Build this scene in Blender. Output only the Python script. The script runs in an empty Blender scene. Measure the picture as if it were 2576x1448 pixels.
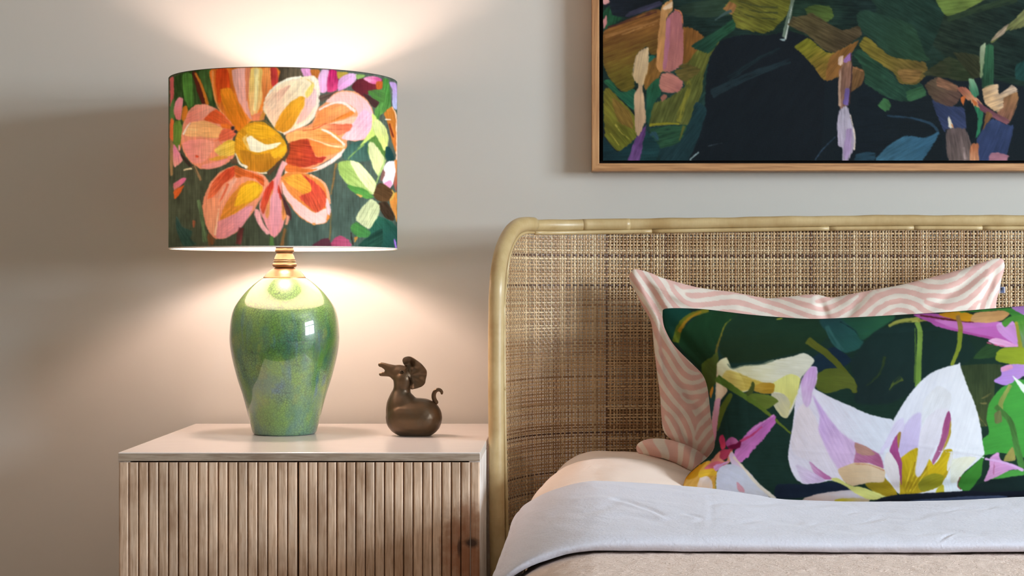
import bpy, bmesh, math, random
import numpy as np
from mathutils import Vector, Matrix

# ------------------------------------------------------------------ camera, world, light, exposure
S = bpy.context.scene
COL = S.collection
F = 4403.0                       # focal length in pixels of the 2576 px wide frame
VX, VY = 1431.0, 714.0           # where the line of sight meets the frame (lens shift)
EYE = 0.885                      # camera height

def at(px, py, Y):
    """a point of the photograph taken at the distance Y -> metres"""
    return ((px - VX) * Y / F, Y, EYE - (py - VY) * Y / F)

cam_data = bpy.data.cameras.new('camera')
cam = bpy.data.objects.new('camera', cam_data)
COL.objects.link(cam)
cam.location = (0, 0, EYE)
cam.rotation_euler = (math.pi / 2, 0, 0)
cam_data.sensor_width = 36.0
cam_data.lens = F / 2576 * 36.0
cam_data.shift_x = -(VX - 1288) / 2576
cam_data.shift_y = -(724 - VY) / 2576
cam_data.clip_start = 0.05
S.camera = cam

WORLD_STRENGTH = 0.25
WINDOW_W = 312.0
WINDOW_RGB = (0.83, 0.95, 1.06)
BULB_L = 255.0
BULB_RGB = (1.0, 0.71, 0.60)

world = bpy.data.worlds.new('sky'); S.world = world
world.use_nodes = True
bg = world.node_tree.nodes['Background']
bg.inputs[0].default_value = (0.75, 0.87, 1.0, 1); bg.inputs[1].default_value = WORLD_STRENGTH

ROOM_X0, ROOM_X1, ROOM_Y0, WALL_Y, ROOM_H = -1.75, 3.30, -2.2, 3.35, 2.45
WIN = (0.15, 1.95, 0.98, 1.92)   # window in the right wall: y0, y1, z0, z1

ld = bpy.data.lights.new('daylight', 'AREA'); ld.shape = 'RECTANGLE'
ld.size = WIN[3] - WIN[2] + 0.1; ld.size_y = WIN[1] - WIN[0] + 0.1
ld.energy = WINDOW_W; ld.color = WINDOW_RGB
lo = bpy.data.objects.new('daylight', ld); COL.objects.link(lo)
lo.location = (ROOM_X1 + 0.17, (WIN[0] + WIN[1]) / 2, (WIN[2] + WIN[3]) / 2)
lo.rotation_euler = (0, math.pi / 2, 0)          # shines towards -X
S.view_settings.view_transform = 'Standard'
S.view_settings.look = 'None'
S.view_settings.exposure = 0.0
S.view_settings.gamma = 1.0
S.view_settings.use_curve_mapping = False
S.cycles.max_bounces = 10
S.cycles.diffuse_bounces = 6
S.cycles.glossy_bounces = 4
S.cycles.transmission_bounces = 6
S.cycles.sample_clamp_indirect = 6.0
S.cycles.use_denoising = True

# ------------------------------------------------------------------ helpers
rng = np.random.RandomState(7)
random.seed(5)

def lin(c):
    c = np.asarray(c, float) / 255.0
    return np.where(c <= 0.04045, c / 12.92, ((c + 0.055) / 1.055) ** 2.4)

def rgba(c, k=1.0):
    l = np.clip(lin(c) * k, 0, 1)
    return (float(l[0]), float(l[1]), float(l[2]), 1.0)

def tag(o, label=None, cat=None, group=None, kind=None):
    if label: o['label'] = label
    if cat: o['category'] = cat
    if group: o['group'] = group
    if kind: o['kind'] = kind
    return o

def thing(name, label, cat, loc=(0, 0, 0), group=None):
    o = bpy.data.objects.new(name, None); COL.objects.link(o)
    o.location = loc; o.empty_display_size = 0.05
    bpy.context.view_layer.update()
    return tag(o, label, cat, group)

def link(name, me, mat=None, parent=None):
    o = bpy.data.objects.new(name, me); COL.objects.link(o)
    if mat and not me.materials: me.materials.append(mat)
    if parent:
        o.parent = parent
        # geometry is written in world metres: undo the parents' offsets
        off = Vector((0, 0, 0)); p = parent
        while p: off += Vector(p.location); p = p.parent
        o.location = -off
    return o

def mesh_arrays(name, V, quads, cols=None, smooth=True, tris=None):
    """numpy arrays -> mesh"""
    V = np.asarray(V, np.float32).reshape(-1, 3)
    me = bpy.data.meshes.new(name)
    nq = 0 if quads is None else len(quads); nt = 0 if tris is None else len(tris)
    me.vertices.add(len(V)); me.vertices.foreach_set('co', V.ravel())
    idx = []
    if nq: idx.append(np.asarray(quads, np.int32).ravel())
    if nt: idx.append(np.asarray(tris, np.int32).ravel())
    idx = np.concatenate(idx)
    me.loops.add(len(idx)); me.loops.foreach_set('vertex_index', idx)
    starts = np.concatenate([np.arange(nq) * 4, nq * 4 + np.arange(nt) * 3]).astype(np.int32)
    tot = np.concatenate([np.full(nq, 4), np.full(nt, 3)]).astype(np.int32)
    me.polygons.add(nq + nt)
    me.polygons.foreach_set('loop_start', starts)
    try: me.polygons.foreach_set('loop_total', tot)
    except Exception: pass
    me.update(calc_edges=True)
    if cols is not None:
        a = me.color_attributes.new('print', 'FLOAT_COLOR', 'POINT')
        c = np.ones((len(V), 4), np.float32); c[:, :3] = np.asarray(cols, np.float32).reshape(-1, 3)
        a.data.foreach_set('color', c.ravel())
    me.polygons.foreach_set('use_smooth', np.full(nq + nt, smooth, dtype=bool))
    me.update()
    return me

def grid_quads(ni, nj, ci=False, cj=False, base=0, flip=False):
    I = np.arange(ni if ci else ni - 1); J = np.arange(nj if cj else nj - 1)
    i, j = np.meshgrid(I, J, indexing='ij')
    i2, j2 = (i + 1) % ni, (j + 1) % nj
    q = np.stack([i * nj + j, i * nj + j2, i2 * nj + j2, i2 * nj + j], -1).reshape(-1, 4) + base
    return q[:, ::-1] if flip else q

def catmull(P, n, closed=False):
    """n points along a smooth curve through P"""
    P = np.asarray(P, float); m = len(P)
    if closed: Q = np.vstack([P[-1], P, P[0], P[1]]); segs = m
    else: Q = np.vstack([2 * P[0] - P[1], P, 2 * P[-1] - P[-2]]); segs = m - 1
    d = np.sqrt((np.diff(Q[1:segs + 2], axis=0) ** 2).sum(1)); cum = np.concatenate([[0], np.cumsum(d)])
    t = np.linspace(0, cum[-1], n, endpoint=not closed)
    k = np.clip(np.searchsorted(cum, t, side='right') - 1, 0, segs - 1)
    u = ((t - cum[k]) / np.maximum(d[k], 1e-9))[:, None]
    p0, p1, p2, p3 = Q[k], Q[k + 1], Q[k + 2], Q[k + 3]
    return 0.5 * (2 * p1 + (p2 - p0) * u + (2 * p0 - 5 * p1 + 4 * p2 - p3) * u ** 2 + (3 * p1 - p0 - 3 * p2 + p3) * u ** 3)

def tube_arrays(path, radii, nseg=20, cap=True):
    path = np.asarray(path, float); n = len(path)
    radii = np.full(n, radii) if np.isscalar(radii) else np.asarray(radii, float)
    T = np.gradient(path, axis=0); T /= np.linalg.norm(T, axis=1)[:, None]
    up = np.array([0, 1.0, 0]) if abs(T[0][1]) < 0.9 else np.array([1.0, 0, 0])
    N = np.zeros_like(path)
    nvec = up - T[0] * up.dot(T[0]); nvec /= np.linalg.norm(nvec)
    for i in range(n):
        nvec = nvec - T[i] * nvec.dot(T[i]); nvec /= np.linalg.norm(nvec); N[i] = nvec
    B = np.cross(T, N)
    a = np.linspace(0, 2 * math.pi, nseg, endpoint=False)
    V = path[:, None] + radii[:, None, None] * (np.cos(a)[None, :, None] * N[:, None] + np.sin(a)[None, :, None] * B[:, None])
    q = grid_quads(n, nseg, cj=True)
    V = V.reshape(-1, 3); tris = None
    if cap:
        V = np.vstack([V, path[0] - T[0] * radii[0] * 0.25, path[-1] + T[-1] * radii[-1] * 0.25])
        j = np.arange(nseg); j2 = (j + 1) % nseg; b = (n - 1) * nseg
        tris = np.vstack([np.stack([np.full(nseg, n * nseg), j2, j], 1), np.stack([np.full(nseg, n * nseg + 1), b + j, b + j2], 1)])
    return V, q, tris

def tube(name, path, radii, mat, parent=None, nseg=20, n=None):
    P = np.asarray(path, float)
    if n:
        if not np.isscalar(radii):
            d = np.concatenate([[0], np.cumsum(np.linalg.norm(np.diff(P, axis=0), axis=1))])
            radii = np.interp(np.linspace(0, d[-1], n), d, radii)
        P = catmull(P, n)
    V, q, t = tube_arrays(P, radii, nseg)
    return link(name, mesh_arrays(name, V, q, tris=t), mat, parent)

def lathe(name, prof, centre, mat, parent=None, nseg=96, sub=None, cap=(True, True)):
    """prof: (radius, z) from bottom to top"""
    P = np.asarray(prof, float)
    if sub: P = catmull(P, sub)
    P[:, 0] = np.maximum(P[:, 0], 1e-5)
    a = np.linspace(0, 2 * math.pi, nseg, endpoint=False)
    V = np.stack([centre[0] + P[:, 0][:, None] * np.cos(a), centre[1] + P[:, 0][:, None] * np.sin(a), np.repeat(P[:, 1][:, None], nseg, 1)], -1).reshape(-1, 3)
    q = grid_quads(len(P), nseg, cj=True)
    tris = []; j = np.arange(nseg); j2 = (j + 1) % nseg
    if cap[0]:
        V = np.vstack([V, [centre[0], centre[1], P[0, 1]]]); tris.append(np.stack([np.full(nseg, len(V) - 1), j, j2], 1)[:, ::-1])
    if cap[1]:
        b = (len(P) - 1) * nseg
        V = np.vstack([V, [centre[0], centre[1], P[-1, 1]]]); tris.append(np.stack([np.full(nseg, len(V) - 1), b + j, b + j2], 1))
    me = mesh_arrays(name, V, q, tris=np.vstack(tris) if tris else None)
    return link(name, me, mat, parent)

def box_bm(bm, lo_, hi_, bevel=0.0, seg=2):
    r = bmesh.ops.create_cube(bm, size=1.0)
    lo_, hi_ = Vector(lo_), Vector(hi_)
    for v in r['verts']:
        v.co = Vector(((lo_[k] + hi_[k]) / 2 + v.co[k] * (hi_[k] - lo_[k]) for k in range(3)))
    if bevel:
        es = list({e for v in r['verts'] for e in v.link_edges})
        bmesh.ops.bevel(bm, geom=es, offset=bevel, segments=seg, affect='EDGES', profile=0.5)

def bm_obj(name, bm, mat, parent=None, smooth=False):
    me = bpy.data.meshes.new(name); bm.to_mesh(me); bm.free()
    if smooth: me.polygons.foreach_set('use_smooth', np.full(len(me.polygons), True))
    return link(name, me, mat, parent)

def box(name, lo_, hi_, mat, parent=None, bevel=0.0, seg=2):
    bm = bmesh.new(); box_bm(bm, lo_, hi_, bevel, seg)
    return bm_obj(name, bm, mat, parent)

# smooth lattice noise on arrays
_LAT = np.random.RandomState(3).rand(256, 256)
def vnoise(x, y, seed=0):
    x = np.asarray(x, float) + seed * 17.31; y = np.asarray(y, float) + seed * 9.77
    xi = np.floor(x).astype(int); yi = np.floor(y).astype(int)
    fx = x - xi; fy = y - yi; fx = fx * fx * (3 - 2 * fx); fy = fy * fy * (3 - 2 * fy)
    a = _LAT[xi % 256, yi % 256]; b = _LAT[(xi + 1) % 256, yi % 256]
    c = _LAT[xi % 256, (yi + 1) % 256]; d = _LAT[(xi + 1) % 256, (yi + 1) % 256]
    return (a * (1 - fx) + b * fx) * (1 - fy) + (c * (1 - fx) + d * fx) * fy

def fbm(x, y, seed=0, oct=4):
    s = 0; a = 0.5
    for k in range(oct):
        s = s + a * vnoise(x * 2 ** k, y * 2 ** k, seed + k * 5); a *= 0.5
    return s

def smoothstep(a, b, x):
    t = np.clip((x - a) / (b - a), 0, 1); return t * t * (3 - 2 * t)

# ------------------------------------------------------------------ a painter for the printed and painted cloths
FRAMES = {'px': (0, 0, 1.0), 'L1': (400, 140, 4.022), 'L2': (400, 400, 4.022), 'A': (1460, 0, 3.218), 'B': (2016, 0, 3.218),
          'C3': (1560, 630, 3.913), 'C4': (2036, 630, 3.913), 'C5': (1600, 900, 3.713), 'C6': (2036, 900, 3.713)}

class Canvas:
    """a flat sheet that brush strokes are laid on; sheet units are photograph pixels, res cells per unit"""
    def __init__(self, x0, y0, x1, y1, res, base):
        self.x0, self.y0, self.res = x0, y0, res
        self.w, self.h = int((x1 - x0) * res), int((y1 - y0) * res)
        self.c = np.tile(np.asarray(base, float), (self.h, self.w, 1))
        self.fr = (0, 0, 1.0); self.k = 0; self.grain = 1.0; self.curve = 0.55; self.bristle = None; self.blur = 0
    def use(self, f): self.fr = FRAMES[f]; return self
    def _xy(self, pts):
        p = np.asarray(pts, float); ox, oy, s = self.fr
        return np.stack([ox + p[:, 0] / s, oy + p[:, 1] / s], 1)
    def poly(self, pts, c1, c2=None, g=None, streak=0.10, ang=None, rough=0.7, alpha=1.0, dry=0.0, smooth=True, px=False, soft=0):
        self.k += 1; streak = streak * self.grain
        P = np.asarray(pts, float) if px else self._xy(pts)
        per = np.sqrt((np.diff(np.vstack([P, P[:1]]), axis=0) ** 2).sum(1)).sum()
        n = int(max(24, per / 2.5))
        Q = np.vstack([P, P[:1]]); d = np.concatenate([[0], np.cumsum(np.linalg.norm(np.diff(Q, axis=0), axis=1))])
        t = np.linspace(0, d[-1], n, endpoint=False); Q = np.stack([np.interp(t, d, Q[:, 0]), np.interp(t, d, Q[:, 1])], 1)
        if smooth: Q = self.curve * catmull(P, n, closed=True) + (1 - self.curve) * Q
        if rough:
            N = np.roll(Q, -1, 0) - np.roll(Q, 1, 0); N = np.stack([-N[:, 1], N[:, 0]], 1); N /= np.linalg.norm(N, axis=1)[:, None] + 1e-9
            Q = Q + N * (rough * 2 * (vnoise(Q[:, 0] / 5, Q[:, 1] / 5, self.k) + 0.6 * vnoise(Q[:, 0] / 1.9, Q[:, 1] / 1.9, self.k) - 0.8))[:, None]
        G = (Q - [self.x0, self.y0]) * self.res
        i0 = max(0, int(G[:, 1].min()) - 1); i1 = min(self.h, int(G[:, 1].max()) + 2)
        j0 = max(0, int(G[:, 0].min()) - 1); j1 = min(self.w, int(G[:, 0].max()) + 2)
        if i1 <= i0 or j1 <= j0: return self
        m = np.zeros((i1 - i0, j1 - j0 + 2))
        A, Bv = G, np.roll(G, -1, 0)
        W = j1 - j0
        for r in range(i1 - i0):
            for sy in (0.17, 0.5, 0.83):
                y = i0 + r + sy
                cr = (A[:, 1] <= y) != (Bv[:, 1] <= y)
                if not cr.any(): continue
                a, b = A[cr], Bv[cr]
                xs = np.sort(a[:, 0] + (y - a[:, 1]) * (b[:, 0] - a[:, 0]) / (b[:, 1] - a[:, 1])) - j0
                xs = np.clip(xs, 0, W)
                for q in range(0, len(xs) - 1, 2):
                    l, h = xs[q], xs[q + 1]; li, hi = int(l), int(h)
                    if li == hi: m[r, li] += h - l
                    else:
                        m[r, li] += li + 1 - l; m[r, li + 1:hi] += 1; m[r, hi] += h - hi
        m = np.clip(m[:, :W] / 3, 0, 1)
        for _ in range(soft):
            mp = np.pad(m, 1, mode='edge'); m = (mp[:-2, 1:-1] + mp[2:, 1:-1] + mp[1:-1, :-2] + mp[1:-1, 2:] + 2 * m) / 6
        yy, xx = np.mgrid[i0:i1, j0:j1].astype(float)
        yy = yy / self.res + self.y0; xx = xx / self.res + self.x0
        cx, cy = Q.mean(0)
        if ang is None:
            D = Q - Q.mean(0); cov = D.T @ D; w_, v_ = np.linalg.eigh(cov); ax = v_[:, 1]
        else: ax = np.array([math.cos(math.radians(ang)), math.sin(math.radians(ang))])
        u = (xx - cx) * ax[0] + (yy - cy) * ax[1]; v = -(xx - cx) * ax[1] + (yy - cy) * ax[0]
        n1 = vnoise(u / 34, v / 2.2, self.k) * 0.65 + vnoise(u / 12, v / 5.5, self.k + 3) * 0.35
        n2 = vnoise(u / 40, v / 16, self.k + 9)
        col = np.empty(m.shape + (3,)); col[:] = np.asarray(c1, float)
        if c2 is not None:
            if g is None: t = (u - u.min()) / (np.ptp(u) + 1e-9)
            else:
                ga = math.radians(g); e = Q[:, 0] * math.cos(ga) + Q[:, 1] * math.sin(ga)
                t = (xx * math.cos(ga) + yy * math.sin(ga) - e.min()) / (np.ptp(e) + 1e-9)
            t = smoothstep(0.1, 0.9, t + 0.35 * (n1 - 0.5))[..., None]
            col = col * (1 - t) + np.asarray(c2, float) * t
        col = col * (1 + streak * 2 * (n1 - 0.5) + streak * 1.2 * (n2 - 0.5))[..., None]
        al = m * alpha
        if dry: al = al * smoothstep(dry - 0.22, dry + 0.12, n1)
        if self.bristle:
            area = m.sum(); e = np.abs(np.diff(m, axis=0)).sum() + np.abs(np.diff(m, axis=1)).sum() + 1e-9
            it = int(min(self.bristle[0], 1.3 * area / e))
            if it > 0 and not soft:
                b_ = m
                for _ in range(it):
                    mp = np.pad(b_, 1, mode='edge'); b_ = (mp[:-2, 1:-1] + mp[2:, 1:-1] + mp[1:-1, :-2] + mp[1:-1, 2:] + mp[:-2, :-2] + mp[2:, 2:] + mp[:-2, 2:] + mp[2:, :-2] + mp[1:-1, 1:-1]) / 9
                k_ = self.bristle[1]; n3 = vnoise(u / 22, v / 1.7, self.k + 21)
                bm_ = smoothstep(0.5 - 0.22, 0.5 + 0.22, b_ + k_ * (n3 - 0.5) * 4 * b_ * (1 - b_))
                al = al * np.where(m > 0, bm_ / np.maximum(m, 0.2), 0).clip(0, 1.0)
        for _ in range(self.blur):
            mp = np.pad(al, 1, mode='edge'); al = (mp[:-2, 1:-1] + mp[2:, 1:-1] + mp[1:-1, :-2] + mp[1:-1, 2:] + 2 * al) / 6
        s = self.c[i0:i1, j0:j1]
        self.c[i0:i1, j0:j1] = s * (1 - al[..., None]) + col * al[..., None]
        return self
    def stroke(self, pts, w, c1, c2=None, **k):
        P = self._xy(pts); w0, w1 = (w if isinstance(w, tuple) else (w, w)); s = self.fr[2]
        C = catmull(P, max(8, 5 * len(P))); T = np.gradient(C, axis=0); T /= np.linalg.norm(T, axis=1)[:, None] + 1e-9
        N = np.stack([-T[:, 1], T[:, 0]], 1)
        ww = np.linspace(w0, w1, len(C))[:, None] / s / 2
        return self.poly(np.vstack([C + N * ww, (C - N * ww)[::-1]]), c1, c2, px=True, **k)
    def sample(self, x, y, gain=1.0):
        """linear-light colours at sheet positions"""
        gx = np.clip((x - self.x0) * self.res - 0.5, 0, self.w - 1.001); gy = np.clip((y - self.y0) * self.res - 0.5, 0, self.h - 1.001)
        xi = gx.astype(int); yi = gy.astype(int); fx = (gx - xi)[..., None]; fy = (gy - yi)[..., None]
        L = self._lin
        c = (L[yi, xi] * (1 - fx) + L[yi, xi + 1] * fx) * (1 - fy) + (L[yi + 1, xi] * (1 - fx) + L[yi + 1, xi + 1] * fx) * fy
        return np.clip(c * np.asarray(gain), 0.002, 0.92)
    def done(self, smear=1.0):
        """let neighbouring paint drag into each other a little, as a loaded brush does"""
        yy, xx = np.mgrid[0:self.h, 0:self.w].astype(float)
        q = self.res
        dx = smear * q * (7 * (vnoise(xx / (26 * q), yy / (26 * q), 71) - 0.5) + 4.0 * (vnoise(xx / (7 * q), yy / (7 * q), 72) - 0.5) + 2.2 * (vnoise(xx / (2.4 * q), yy / (2.4 * q), 73) - 0.5))
        dy = smear * q * (7 * (vnoise(xx / (26 * q), yy / (26 * q), 81) - 0.5) + 4.0 * (vnoise(xx / (7 * q), yy / (7 * q), 82) - 0.5) + 2.2 * (vnoise(xx / (2.4 * q), yy / (2.4 * q), 83) - 0.5))
        gx = np.clip(xx + dx, 0, self.w - 1.001); gy = np.clip(yy + dy, 0, self.h - 1.001); xi = gx.astype(int); yi = gy.astype(int)
        fx = (gx - xi)[..., None]; fy = (gy - yi)[..., None]; c = self.c
        c = (c[yi, xi] * (1 - fx) + c[yi, np.minimum(xi + 1, self.w - 1)] * fx) * (1 - fy) + (c[np.minimum(yi + 1, self.h - 1), xi] * (1 - fx) + c[np.minimum(yi + 1, self.h - 1), np.minimum(xi + 1, self.w - 1)] * fx) * fy
        self._lin = lin(np.clip(c, 0, 255)); return self

# ------------------------------------------------------------------ node helpers
class M:
    def __init__(self, name):
        self.m = bpy.data.materials.new(name); self.m.use_nodes = True
        self.t = self.m.node_tree; self.n = self.t.nodes; self.l = self.t.links
        self.b = self.n['Principled BSDF']; self.out = self.n['Material Output']
    def node(self, t, **kw):
        x = self.n.new('ShaderNode' + t)
        for k, v in kw.items():
            if k[0] == '_': setattr(x, k[1:], v)
            else: x.inputs[k.replace('__', ' ')].default_value = v
        return x
    def set(self, **kw):
        for k, v in kw.items():
            k = k.replace('__', ' ')
            if hasattr(v, 'is_linked') or isinstance(v, bpy.types.NodeSocket): self.l.new(v, self.b.inputs[k])
            else: self.b.inputs[k].default_value = v
        return self
    def pos(self): return self.node('NewGeometry').outputs['Position']
    def obj(self): return self.node('TexCoord').outputs['Object']
    def mapping(self, vec, scale=(1, 1, 1), rot=(0, 0, 0), loc=(0, 0, 0)):
        x = self.node('Mapping'); self.l.new(vec, x.inputs['Vector'])
        x.inputs['Scale'].default_value = scale; x.inputs['Rotation'].default_value = rot; x.inputs['Location'].default_value = loc
        return x.outputs[0]
    def noise(self, vec, scale, detail=4, rough=0.55, dist=0.0):
        x = self.node('TexNoise'); self.l.new(vec, x.inputs['Vector'])
        x.inputs['Scale'].default_value = scale; x.inputs['Detail'].default_value = detail
        x.inputs['Roughness'].default_value = rough; x.inputs['Distortion'].default_value = dist
        return x.outputs['Fac']
    def ramp(self, fac, stops, interp='LINEAR'):
        x = self.node('ValToRGB'); self.l.new(fac, x.inputs[0]); cr = x.color_ramp; cr.interpolation = interp
        while len(cr.elements) > 1: cr.elements.remove(cr.elements[-1])
        for i, (p, c) in enumerate(stops):
            e = cr.elements[0] if i == 0 else cr.elements.new(p)
            e.position = p; e.color = c if len(c) == 4 else (*c, 1)
        return x.outputs[0]
    def mix(self, fac, a, b, mode='MIX'):
        x = self.node('Mix', _data_type='RGBA', _blend_type=mode)
        for sock, v in ((x.inputs[0], fac), (x.inputs[6], a), (x.inputs[7], b)):
            if isinstance(v, bpy.types.NodeSocket): self.l.new(v, sock)
            else: sock.default_value = v
        return x.outputs[2]
    def math(self, op, a, b=0.0, c=None):
        x = self.node('Math', _operation=op)
        for i, v in enumerate((a, b) if c is None else (a, b, c)):
            if isinstance(v, bpy.types.NodeSocket): self.l.new(v, x.inputs[i])
            else: x.inputs[i].default_value = v
        return x.outputs[0]
    def sep(self, vec):
        x = self.node('SeparateXYZ'); self.l.new(vec, x.inputs[0]); return x.outputs
    def bump(self, h, strength=0.3, dist=0.002, prev=None):
        x = self.node('Bump'); self.l.new(h, x.inputs['Height'])
        x.inputs['Strength'].default_value = strength; x.inputs['Distance'].default_value = dist
        if prev is not None: self.l.new(prev, x.inputs['Normal'])
        return x.outputs[0]
    def attr(self, name):
        x = self.node('Attribute'); x.attribute_name = name; return x.outputs['Color']

G = lambda v: (v, v, v, 1)

# ------------------------------------------------------------------ materials
def mat_wall():
    m = M('wall_paint'); p = m.pos()
    n1 = m.noise(p, 1.3, 3); n2 = m.noise(p, 220, 3)
    c = m.mix(n1, rgba((200, 198, 190)), rgba((206, 203, 195)))
    m.set(**{'Base Color': c, 'Roughness': 0.75, 'Normal': m.bump(n2, 0.06, 0.001)})
    m.b.inputs['Specular IOR Level'].default_value = 0.3
    return m.m

def mat_flat(name, c, rough=0.7, spec=0.4, **kw):
    m = M(name); n = m.noise(m.pos(), 30, 3)
    m.set(**{'Base Color': m.mix(n, rgba(c, 0.92), rgba(c, 1.06)), 'Roughness': rough})
    m.b.inputs['Specular IOR Level'].default_value = spec
    for k, v in kw.items(): m.b.inputs[k.replace('__', ' ')].default_value = v
    return m.m

def mat_floor():
    m = M('floor_boards'); p = m.pos()
    n = m.noise(m.mapping(p, (8, 0.9, 1)), 6, 5)
    m.set(**{'Base Color': m.mix(n, rgba((84, 60, 42)), rgba((112, 82, 58))), 'Roughness': 0.45})
    return m.m

def mat_washed_wood(name, axis, base, dark, pale, knot=False):
    """white-washed timber; axis 'z' = upright grain, 'x' = grain along the width"""
    m = M(name); p = m.pos()
    sc = {'z': (1, 1, 0.07), 'x': (0.07, 1, 1), 'y': (1, 0.07, 1)}[axis]
    g = m.noise(m.mapping(p, sc), 330, 4, 0.6, 0.4)
    b = m.noise(m.mapping(p, tuple(0.5 + 0.5 * s for s in sc)), 22, 3, 0.6)
    oi = m.node('ObjectInfo').outputs['Random']
    c = m.ramp(g, [(0.30, rgba(dark)), (0.5, rgba(base)), (0.72, rgba(pale))])
    bl = m.ramp(b, [(0.30, (0.66, 0.58, 0.52)), (0.5, (0.94, 0.93, 0.92)), (0.68, (1.10, 1.08, 1.06))])
    c = m.mix(1.0, c, bl, 'MULTIPLY')
    hv = m.node('HueSaturation'); m.l.new(c, hv.inputs['Color'])
    m.l.new(m.math('MULTIPLY_ADD', oi, 0.22, 0.90), hv.inputs['Value'])
    c = hv.outputs[0]
    if knot:
        s = m.sep(p)
        wob = m.noise(p, 60, 3)
        def spot(x, z, rx, rz):
            dx = m.math('DIVIDE', m.math('SUBTRACT', s[0], x), rx); dz = m.math('DIVIDE', m.math('SUBTRACT', s[2], z), rz)
            d = m.math('SQRT', m.math('ADD', m.math('MULTIPLY', dx, dx), m.math('MULTIPLY', dz, dz)))
            return m.math('ADD', d, m.math('MULTIPLY_ADD', wob, 0.9, -0.45))
        warm = m.ramp(spot(-0.163, 0.455, 0.045, 0.10), [(0.2, (0.85,) * 3), (0.7, (0.5,) * 3), (1.1, (0, 0, 0))])
        c = m.mix(warm, c, rgba((150, 88, 48)))
        core = m.ramp(spot(-0.152, 0.478, 0.017, 0.010), [(0.45, (0.9,) * 3), (1.0, (0, 0, 0))])
        c = m.mix(core, c, rgba((48, 32, 26)))
        core2 = m.ramp(spot(-0.1725, 0.470, 0.004, 0.020), [(0.45, (0.8,) * 3), (1.0, (0, 0, 0))])
        c = m.mix(core2, c, rgba((62, 42, 34)))
    m.set(**{'Base Color': c, 'Roughness': 0.5, 'Normal': m.bump(g, 0.12, 0.0006)})
    m.b.inputs['Specular IOR Level'].default_value = 0.45
    return m.m

def mat_top():
    m = M('white_washed_top'); p = m.pos()
    g = m.noise(m.mapping(p, (0.06, 1, 1)), 240, 4, 0.6, 0.3)
    m.set(**{'Base Color': m.mix(g, rgba((220, 212, 205)), rgba((234, 228, 222))), 'Roughness': 0.24, 'Normal': m.bump(g, 0.03, 0.0004)})
    m.b.inputs['Specular IOR Level'].default_value = 0.6
    return m.m

def mat_vase():
    m = M('crackle_glaze'); p = m.obj(); s = m.sep(p); z = m.math('SUBTRACT', s[2], 0.62)
    drip = m.mapping(p, (1, 1, 0.30))
    n1 = m.noise(drip, 22, 5, 0.6, 0.5); n2 = m.noise(m.mapping(p, (1, 1, 0.55)), 34, 4, 0.6); n3 = m.noise(p, 150, 4, 0.6)
    top = m.mix(n2, rgba((122, 158, 74)), rgba((86, 136, 74)))
    mid = m.mix(m.ramp(n2, [(0.40, (0, 0, 0)), (0.66, (1, 1, 1))]), rgba((76, 124, 50)), rgba((42, 102, 84)))
    low = m.mix(m.ramp(n2, [(0.40, (0, 0, 0)), (0.62, (1, 1, 1))]), rgba((108, 152, 74)), rgba((82, 130, 100)))
    # height bands with a wandering edge
    zz = m.math('ADD', z, m.math('MULTIPLY_ADD', n1, 0.12, -0.06))
    c = m.mix(m.ramp(zz, [(0.0, (0, 0, 0)), (0.115, (0, 0, 0)), (0.145, (1, 1, 1))]), low, mid)
    c = m.mix(m.ramp(zz, [(0.0, (0, 0, 0)), (0.182, (0, 0, 0)), (0.225, (1, 1, 1))]), c, top)
    yel = m.math('MULTIPLY', m.ramp(m.noise(m.mapping(p, (1, 1, 0.8), (0, 0, 0), (3.1, 1.7, 0.4)), 26, 3, 0.5), [(0.58, (0, 0, 0)), (0.72, (0.45,) * 3)]), 1.0)
    c = m.mix(yel, c, rgba((150, 162, 58)))
    # blue runs low on the body
    runs = m.ramp(m.noise(m.mapping(p, (1, 1, 0.22), (0, 0, 0), (0.7, 5.2, 1.3)), 44, 3, 0.5, 0.6), [(0.56, (0, 0, 0)), (0.68, (0.6,) * 3)])
    band = m.ramp(zz, [(0.03, (0.25,) * 3), (0.08, (1, 1, 1)), (0.19, (0.9,) * 3), (0.23, (0, 0, 0))])
    c = m.mix(m.math('MULTIPLY', runs, band), c, rgba((60, 108, 150)))
    foot = m.ramp(z, [(0.0, (0.8,) * 3), (0.022, (0, 0, 0))])
    c = m.mix(m.math('MULTIPLY', foot, n2), c, rgba((44, 98, 124)))
    c = m.mix(0.35, c, m.mix(n3, (0.55, 0.55, 0.55, 1), (1.5, 1.5, 1.5, 1)), 'MULTIPLY')
    v = m.node('TexVoronoi', _feature='DISTANCE_TO_EDGE'); v.inputs['Scale'].default_value = 205; v.inputs['Randomness'].default_value = 1
    wv = m.node('VectorMath', _operation='ADD'); m.l.new(p, wv.inputs[0])
    nn = m.node('TexNoise'); m.l.new(p, nn.inputs['Vector']); nn.inputs['Scale'].default_value = 60
    sc = m.node('VectorMath', _operation='SCALE'); m.l.new(nn.outputs['Color'], sc.inputs[0]); sc.inputs['Scale'].default_value = 0.008
    m.l.new(sc.outputs[0], wv.inputs[1]); m.l.new(wv.outputs[0], v.inputs['Vector'])
    line = m.ramp(v.outputs['Distance'], [(0.0, (1, 1, 1)), (0.05, (0.7,) * 3), (0.12, (0, 0, 0))])
    fade = m.ramp(m.noise(p, 14, 2), [(0.3, (0.35,) * 3), (0.6, (1, 1, 1))])
    c = m.mix(m.math('MULTIPLY', m.math('MULTIPLY', line, fade), 0.75), c, rgba((14, 44, 38)))
    m.set(**{'Base Color': c, 'Roughness': 0.35, 'Coat Weight': 1.0, 'Coat Roughness': 0.035, 'Coat IOR': 1.8})
    return m.m

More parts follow.
